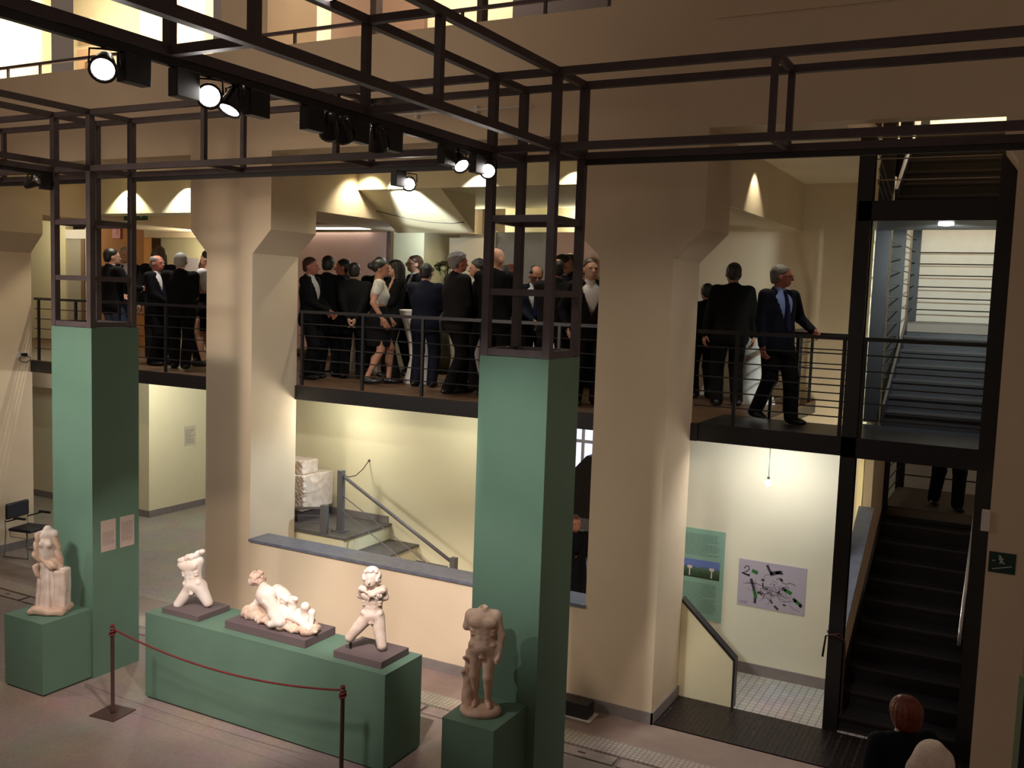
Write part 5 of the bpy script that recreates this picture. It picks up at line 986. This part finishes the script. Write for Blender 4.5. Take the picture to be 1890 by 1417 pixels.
# signs
es = thing('exit_sign', 'dark green emergency sign with white running figure, arrow and stairs on the right pier', 'sign', (-0.05, YA, 2.2))
ex0, ex1, ez0, ez1 = -0.15, 0.065, 2.19, 2.375
box('plate', (ex0, YA - 0.008, ez0), (ex1, YA, ez1), mat('dark green sign', (0.008, 0.035, 0.028), 0.5), es)
M_SG = mat('sign white', (0.42, 0.45, 0.42), 0.7)
def spoly(nm, pts, m=None):
    P = [(ex0 + (ex1 - ex0) * u, YA - 0.0095, ez1 - (ez1 - ez0) * v) for u, v in pts]; return meshobj(nm, P, [tuple(range(len(P)))], m or M_SG, es)
spoly('running_figure', [(0.34, 0.15), (0.40, 0.13), (0.46, 0.17), (0.46, 0.22), (0.56, 0.30), (0.54, 0.34), (0.50, 0.33), (0.54, 0.44), (0.62, 0.53), (0.58, 0.56), (0.49, 0.49), (0.45, 0.54), (0.40, 0.56), (0.39, 0.52), (0.42, 0.44), (0.40, 0.34), (0.36, 0.36), (0.35, 0.30), (0.38, 0.24)])
spoly('arrow', [(0.12, 0.42), (0.18, 0.37), (0.18, 0.40), (0.25, 0.40), (0.25, 0.44), (0.18, 0.44), (0.18, 0.47)])
stp = []
for i in range(8): stp += [(0.15 + i * 0.09, 0.80 - i * 0.028), (0.24 + i * 0.09, 0.80 - i * 0.028)]
spoly('stairs', stp + [(p + 0.0, q + 0.05) for p, q in stp[::-1]])
rs = thing('fire_sign', 'small red sign with a white symbol on the ochre wall at the left', 'sign', (-17.15, 14.2, 5.5))
box('plate', (-17.28, 14.17, 5.42), (-17.03, 14.2, 5.74), mat('red sign', (0.42, 0.012, 0.010), 0.5), rs)
meshobj('symbol', [(-17.18, 14.165, 5.50), (-17.12, 14.165, 5.50), (-17.12, 14.165, 5.60), (-17.15, 14.165, 5.66), (-17.18, 14.165, 5.60)], [(0, 1, 2, 3, 4)], mat('sign pink', (0.6, 0.25, 0.2), 0.6), rs)
gs = thing('green_exit_sign', 'green hanging exit sign under the scallop lit bulkhead', 'sign', (-14.0, 11.9, 5.5))
box('plate', (-14.35, 12.0, 5.60), (-13.75, 12.03, 5.76), mat('dull green sign', (0.02, 0.075, 0.035), 0.5), gs)
meshobj('arrow', [(-13.95, 11.995, 5.72), (-13.82, 11.995, 5.72), (-13.885, 11.995, 5.63)], [(0, 1, 2)], M_SG, gs); meshobj('running_figure', [(-14.13, 11.995, 5.63), (-14.05, 11.995, 5.68), (-14.02, 11.995, 5.64), (-14.0, 11.995, 5.73), (-14.08, 11.995, 5.73)], [(0, 1, 2, 3, 4)], M_SG, gs)
for x in (-14.2, -13.9): tube('hanger', (x, 12.015, 5.76), (x, 12.015, 6.22), 0.005, M_STEEL, gs, 6)
# pendant lamp
pl = thing('pendant_lamp', 'bare pendant bulb on a thin cable before the poster wall', 'lamp', (-2.47, 10.95, 2.97))
tube('cable', (-2.47, 10.95, 2.54), (-2.47, 10.95, ZS), 0.004, M_BLACK, pl, 6); lathe('socket', [(0.014, 0.0), (0.016, 0.03), (0.008, 0.04)], M_BLACK, pl, 10, (-2.47, 10.95, 2.515))
lathe('bulb', [(0.004, -0.05), (0.026, -0.038), (0.036, -0.012), (0.032, 0.01), (0.014, 0.03)], mat('lit bulb', (1, 1, 1), 0.3, emit=(1.0, 0.82, 0.60), estr=40), pl, 16, (-2.47, 10.95, 2.485))
# box light on the floor by the right pier
fb = thing('floor_light_box', 'small black box light with a pale symbol on the floor by the right pier', 'light box', (-4.05, 9.25, 0))
box('paper', (-4.30, 9.17, 0), (-3.80, 9.42, 0.004), M_WHITE, fb); box('body', (-4.26, 9.20, 0.004), (-3.84, 9.38, 0.17), M_BLACK, fb, 0.006)
box('lens', (-4.22, 9.196, 0.05), (-4.08, 9.20, 0.13), mat('dark glass lens', (0.05, 0.045, 0.045), 0.15), fb); meshobj('symbol', [(-4.18, 9.1945, 0.07), (-4.12, 9.1945, 0.07), (-4.11, 9.1945, 0.10), (-4.15, 9.1945, 0.12), (-4.19, 9.1945, 0.10)], [(0, 1, 2, 3, 4)], M_WHITE, fb)
# sarcophagus on the landing
sg = thing('sarcophagus', 'carved marble sarcophagus with a broken corner on the stair landing', 'sarcophagus', (-9.4, 11.0, 1.2))
sdfobj('chest', [U(rbox((-9.62, 11.08, 1.53), (0.55, 0.34, 0.26), 0.02)), Sb(ell((-9.06, 11.02, 1.78), (0.05, 0.14, 0.11)), 0.02), disp(lambda P: np.where(P[:, 1] < 10.80, 0.014 * np.sin(P[:, 0] * 75 + 1.5 * np.sin(P[:, 2] * 40)) * np.sin(P[:, 2] * 62 + 1.2 * np.sin(P[:, 0] * 33)), 0))], 0.012, M_MARB, sg, loc=(9.4, -11.0, -1.2))
sdfobj('lid', [U(rbox((-9.70, 10.98, 1.89), (0.55, 0.18, 0.10), 0.015)), disp(lambda P: np.where(P[:, 1] < 10.86, 0.010 * np.sin(P[:, 0] * 60) * np.sin(P[:, 2] * 70), 0))], 0.012, M_MARB, sg, loc=(9.4, -11.0, -1.2))
for x in (-10.0, -9.25): box('support_beam', (x - 0.06, 10.76, 1.10), (x + 0.06, 11.36, 1.27), M_STEEL, sg)
# camera and cable on the left pier
cd = thing('wall_socket', 'black plug with a looped cable on the side of the left pier', 'plug', (CX[0] + 0.405, 10.22, 3.25))
xp = CX[0] + 0.405
box('socket_plate', (xp, 10.10, 3.20), (xp + 0.012, 10.32, 3.30), M_WHITE, cd); box('plug', (xp + 0.012, 10.17, 3.23), (xp + 0.07, 10.25, 3.28), M_BLACK, cd)
polytube('cable', [(xp + 0.04, 10.22 + 0.10 * math.sin(a) , 3.23 - 0.05 + 0.05 * math.cos(a)) for a in np.linspace(0, 5.6, 14)], 0.006, M_BLACK, cd)
sl_ = thing('ceiling_spotlight', 'small black spotlight below the balcony edge at the left pier', 'spotlight', (-14.5, 10.75, ZS))
tube('stem', (-14.5, 10.75, 2.78), (-14.5, 10.75, ZS - 0.02), 0.010, M_BLACK, sl_); lathe('lamp_can', [(0.02, -0.06), (0.035, -0.04), (0.04, 0.05), (0.03, 0.055)], M_BLACK, sl_, 14, (-14.5, 10.75, 2.76), rotm('Y', 70))
# cord tied round the tall stair post
ct = tag(polytube('hanging_cord', [(-1.47, 10.36, 1.02), (-1.55, 10.355, 1.06), (-1.64, 10.36, 1.03), (-1.66, 10.36, 0.80)], 0.011, mat('dark brown cord', (0.05, 0.018, 0.014), 0.8)), 'short dark cord end hanging left of the tall stair post', 'cord')
ct2 = tag(polytube('hanging_cord', [(-1.60, 10.355, 1.05), (-1.50, 10.36, 1.08), (-1.455, 10.42, 0.98), (-1.45, 10.44, 0.85), (-1.452, 10.46, 0.5), (-1.45, 10.46, 0.2), (-1.46, 10.47, 0.02)], 0.011, MATS['dark brown cord']), 'long dark cord hanging down the right of the tall stair post', 'cord')
# display case edge at the right border
gc = thing('display_case', 'edge of a pale green glass display case at the right border', 'display case', (0.35, 5.9, 0))
M_GL = mat('pale green glass edge', (0.25, 0.36, 0.24), 0.15)
box('corner_profile', (0.105, 6.0, 0), (0.135, 6.03, 2.47), M_GL, gc); box('front_pane', (0.135, 6.01, 0), (1.2, 6.022, 2.45), mat('dark case glass', (0.02, 0.025, 0.03), 0.05), gc); box('side_pane', (0.128, 6.03, 0), (0.138, 6.8, 2.45), MATS['dark case glass'], gc)
# fluorescent strip behind the middle beam
ft = thing('fluorescent_strip', 'bright fluorescent strip above the pink glass panel', 'lamp', (-11.3, 14.0, 5.62))
box('tube', (-12.5, 14.10, 5.60), (-10.5, 14.16, 5.63), mat('fluorescent glow', (1, 1, 1), 0.3, emit=(1.0, 0.95, 0.80), estr=6), ft); box('housing', (-12.55, 14.09, 5.63), (-10.45, 14.18, 5.68), M_WHITE, ft)
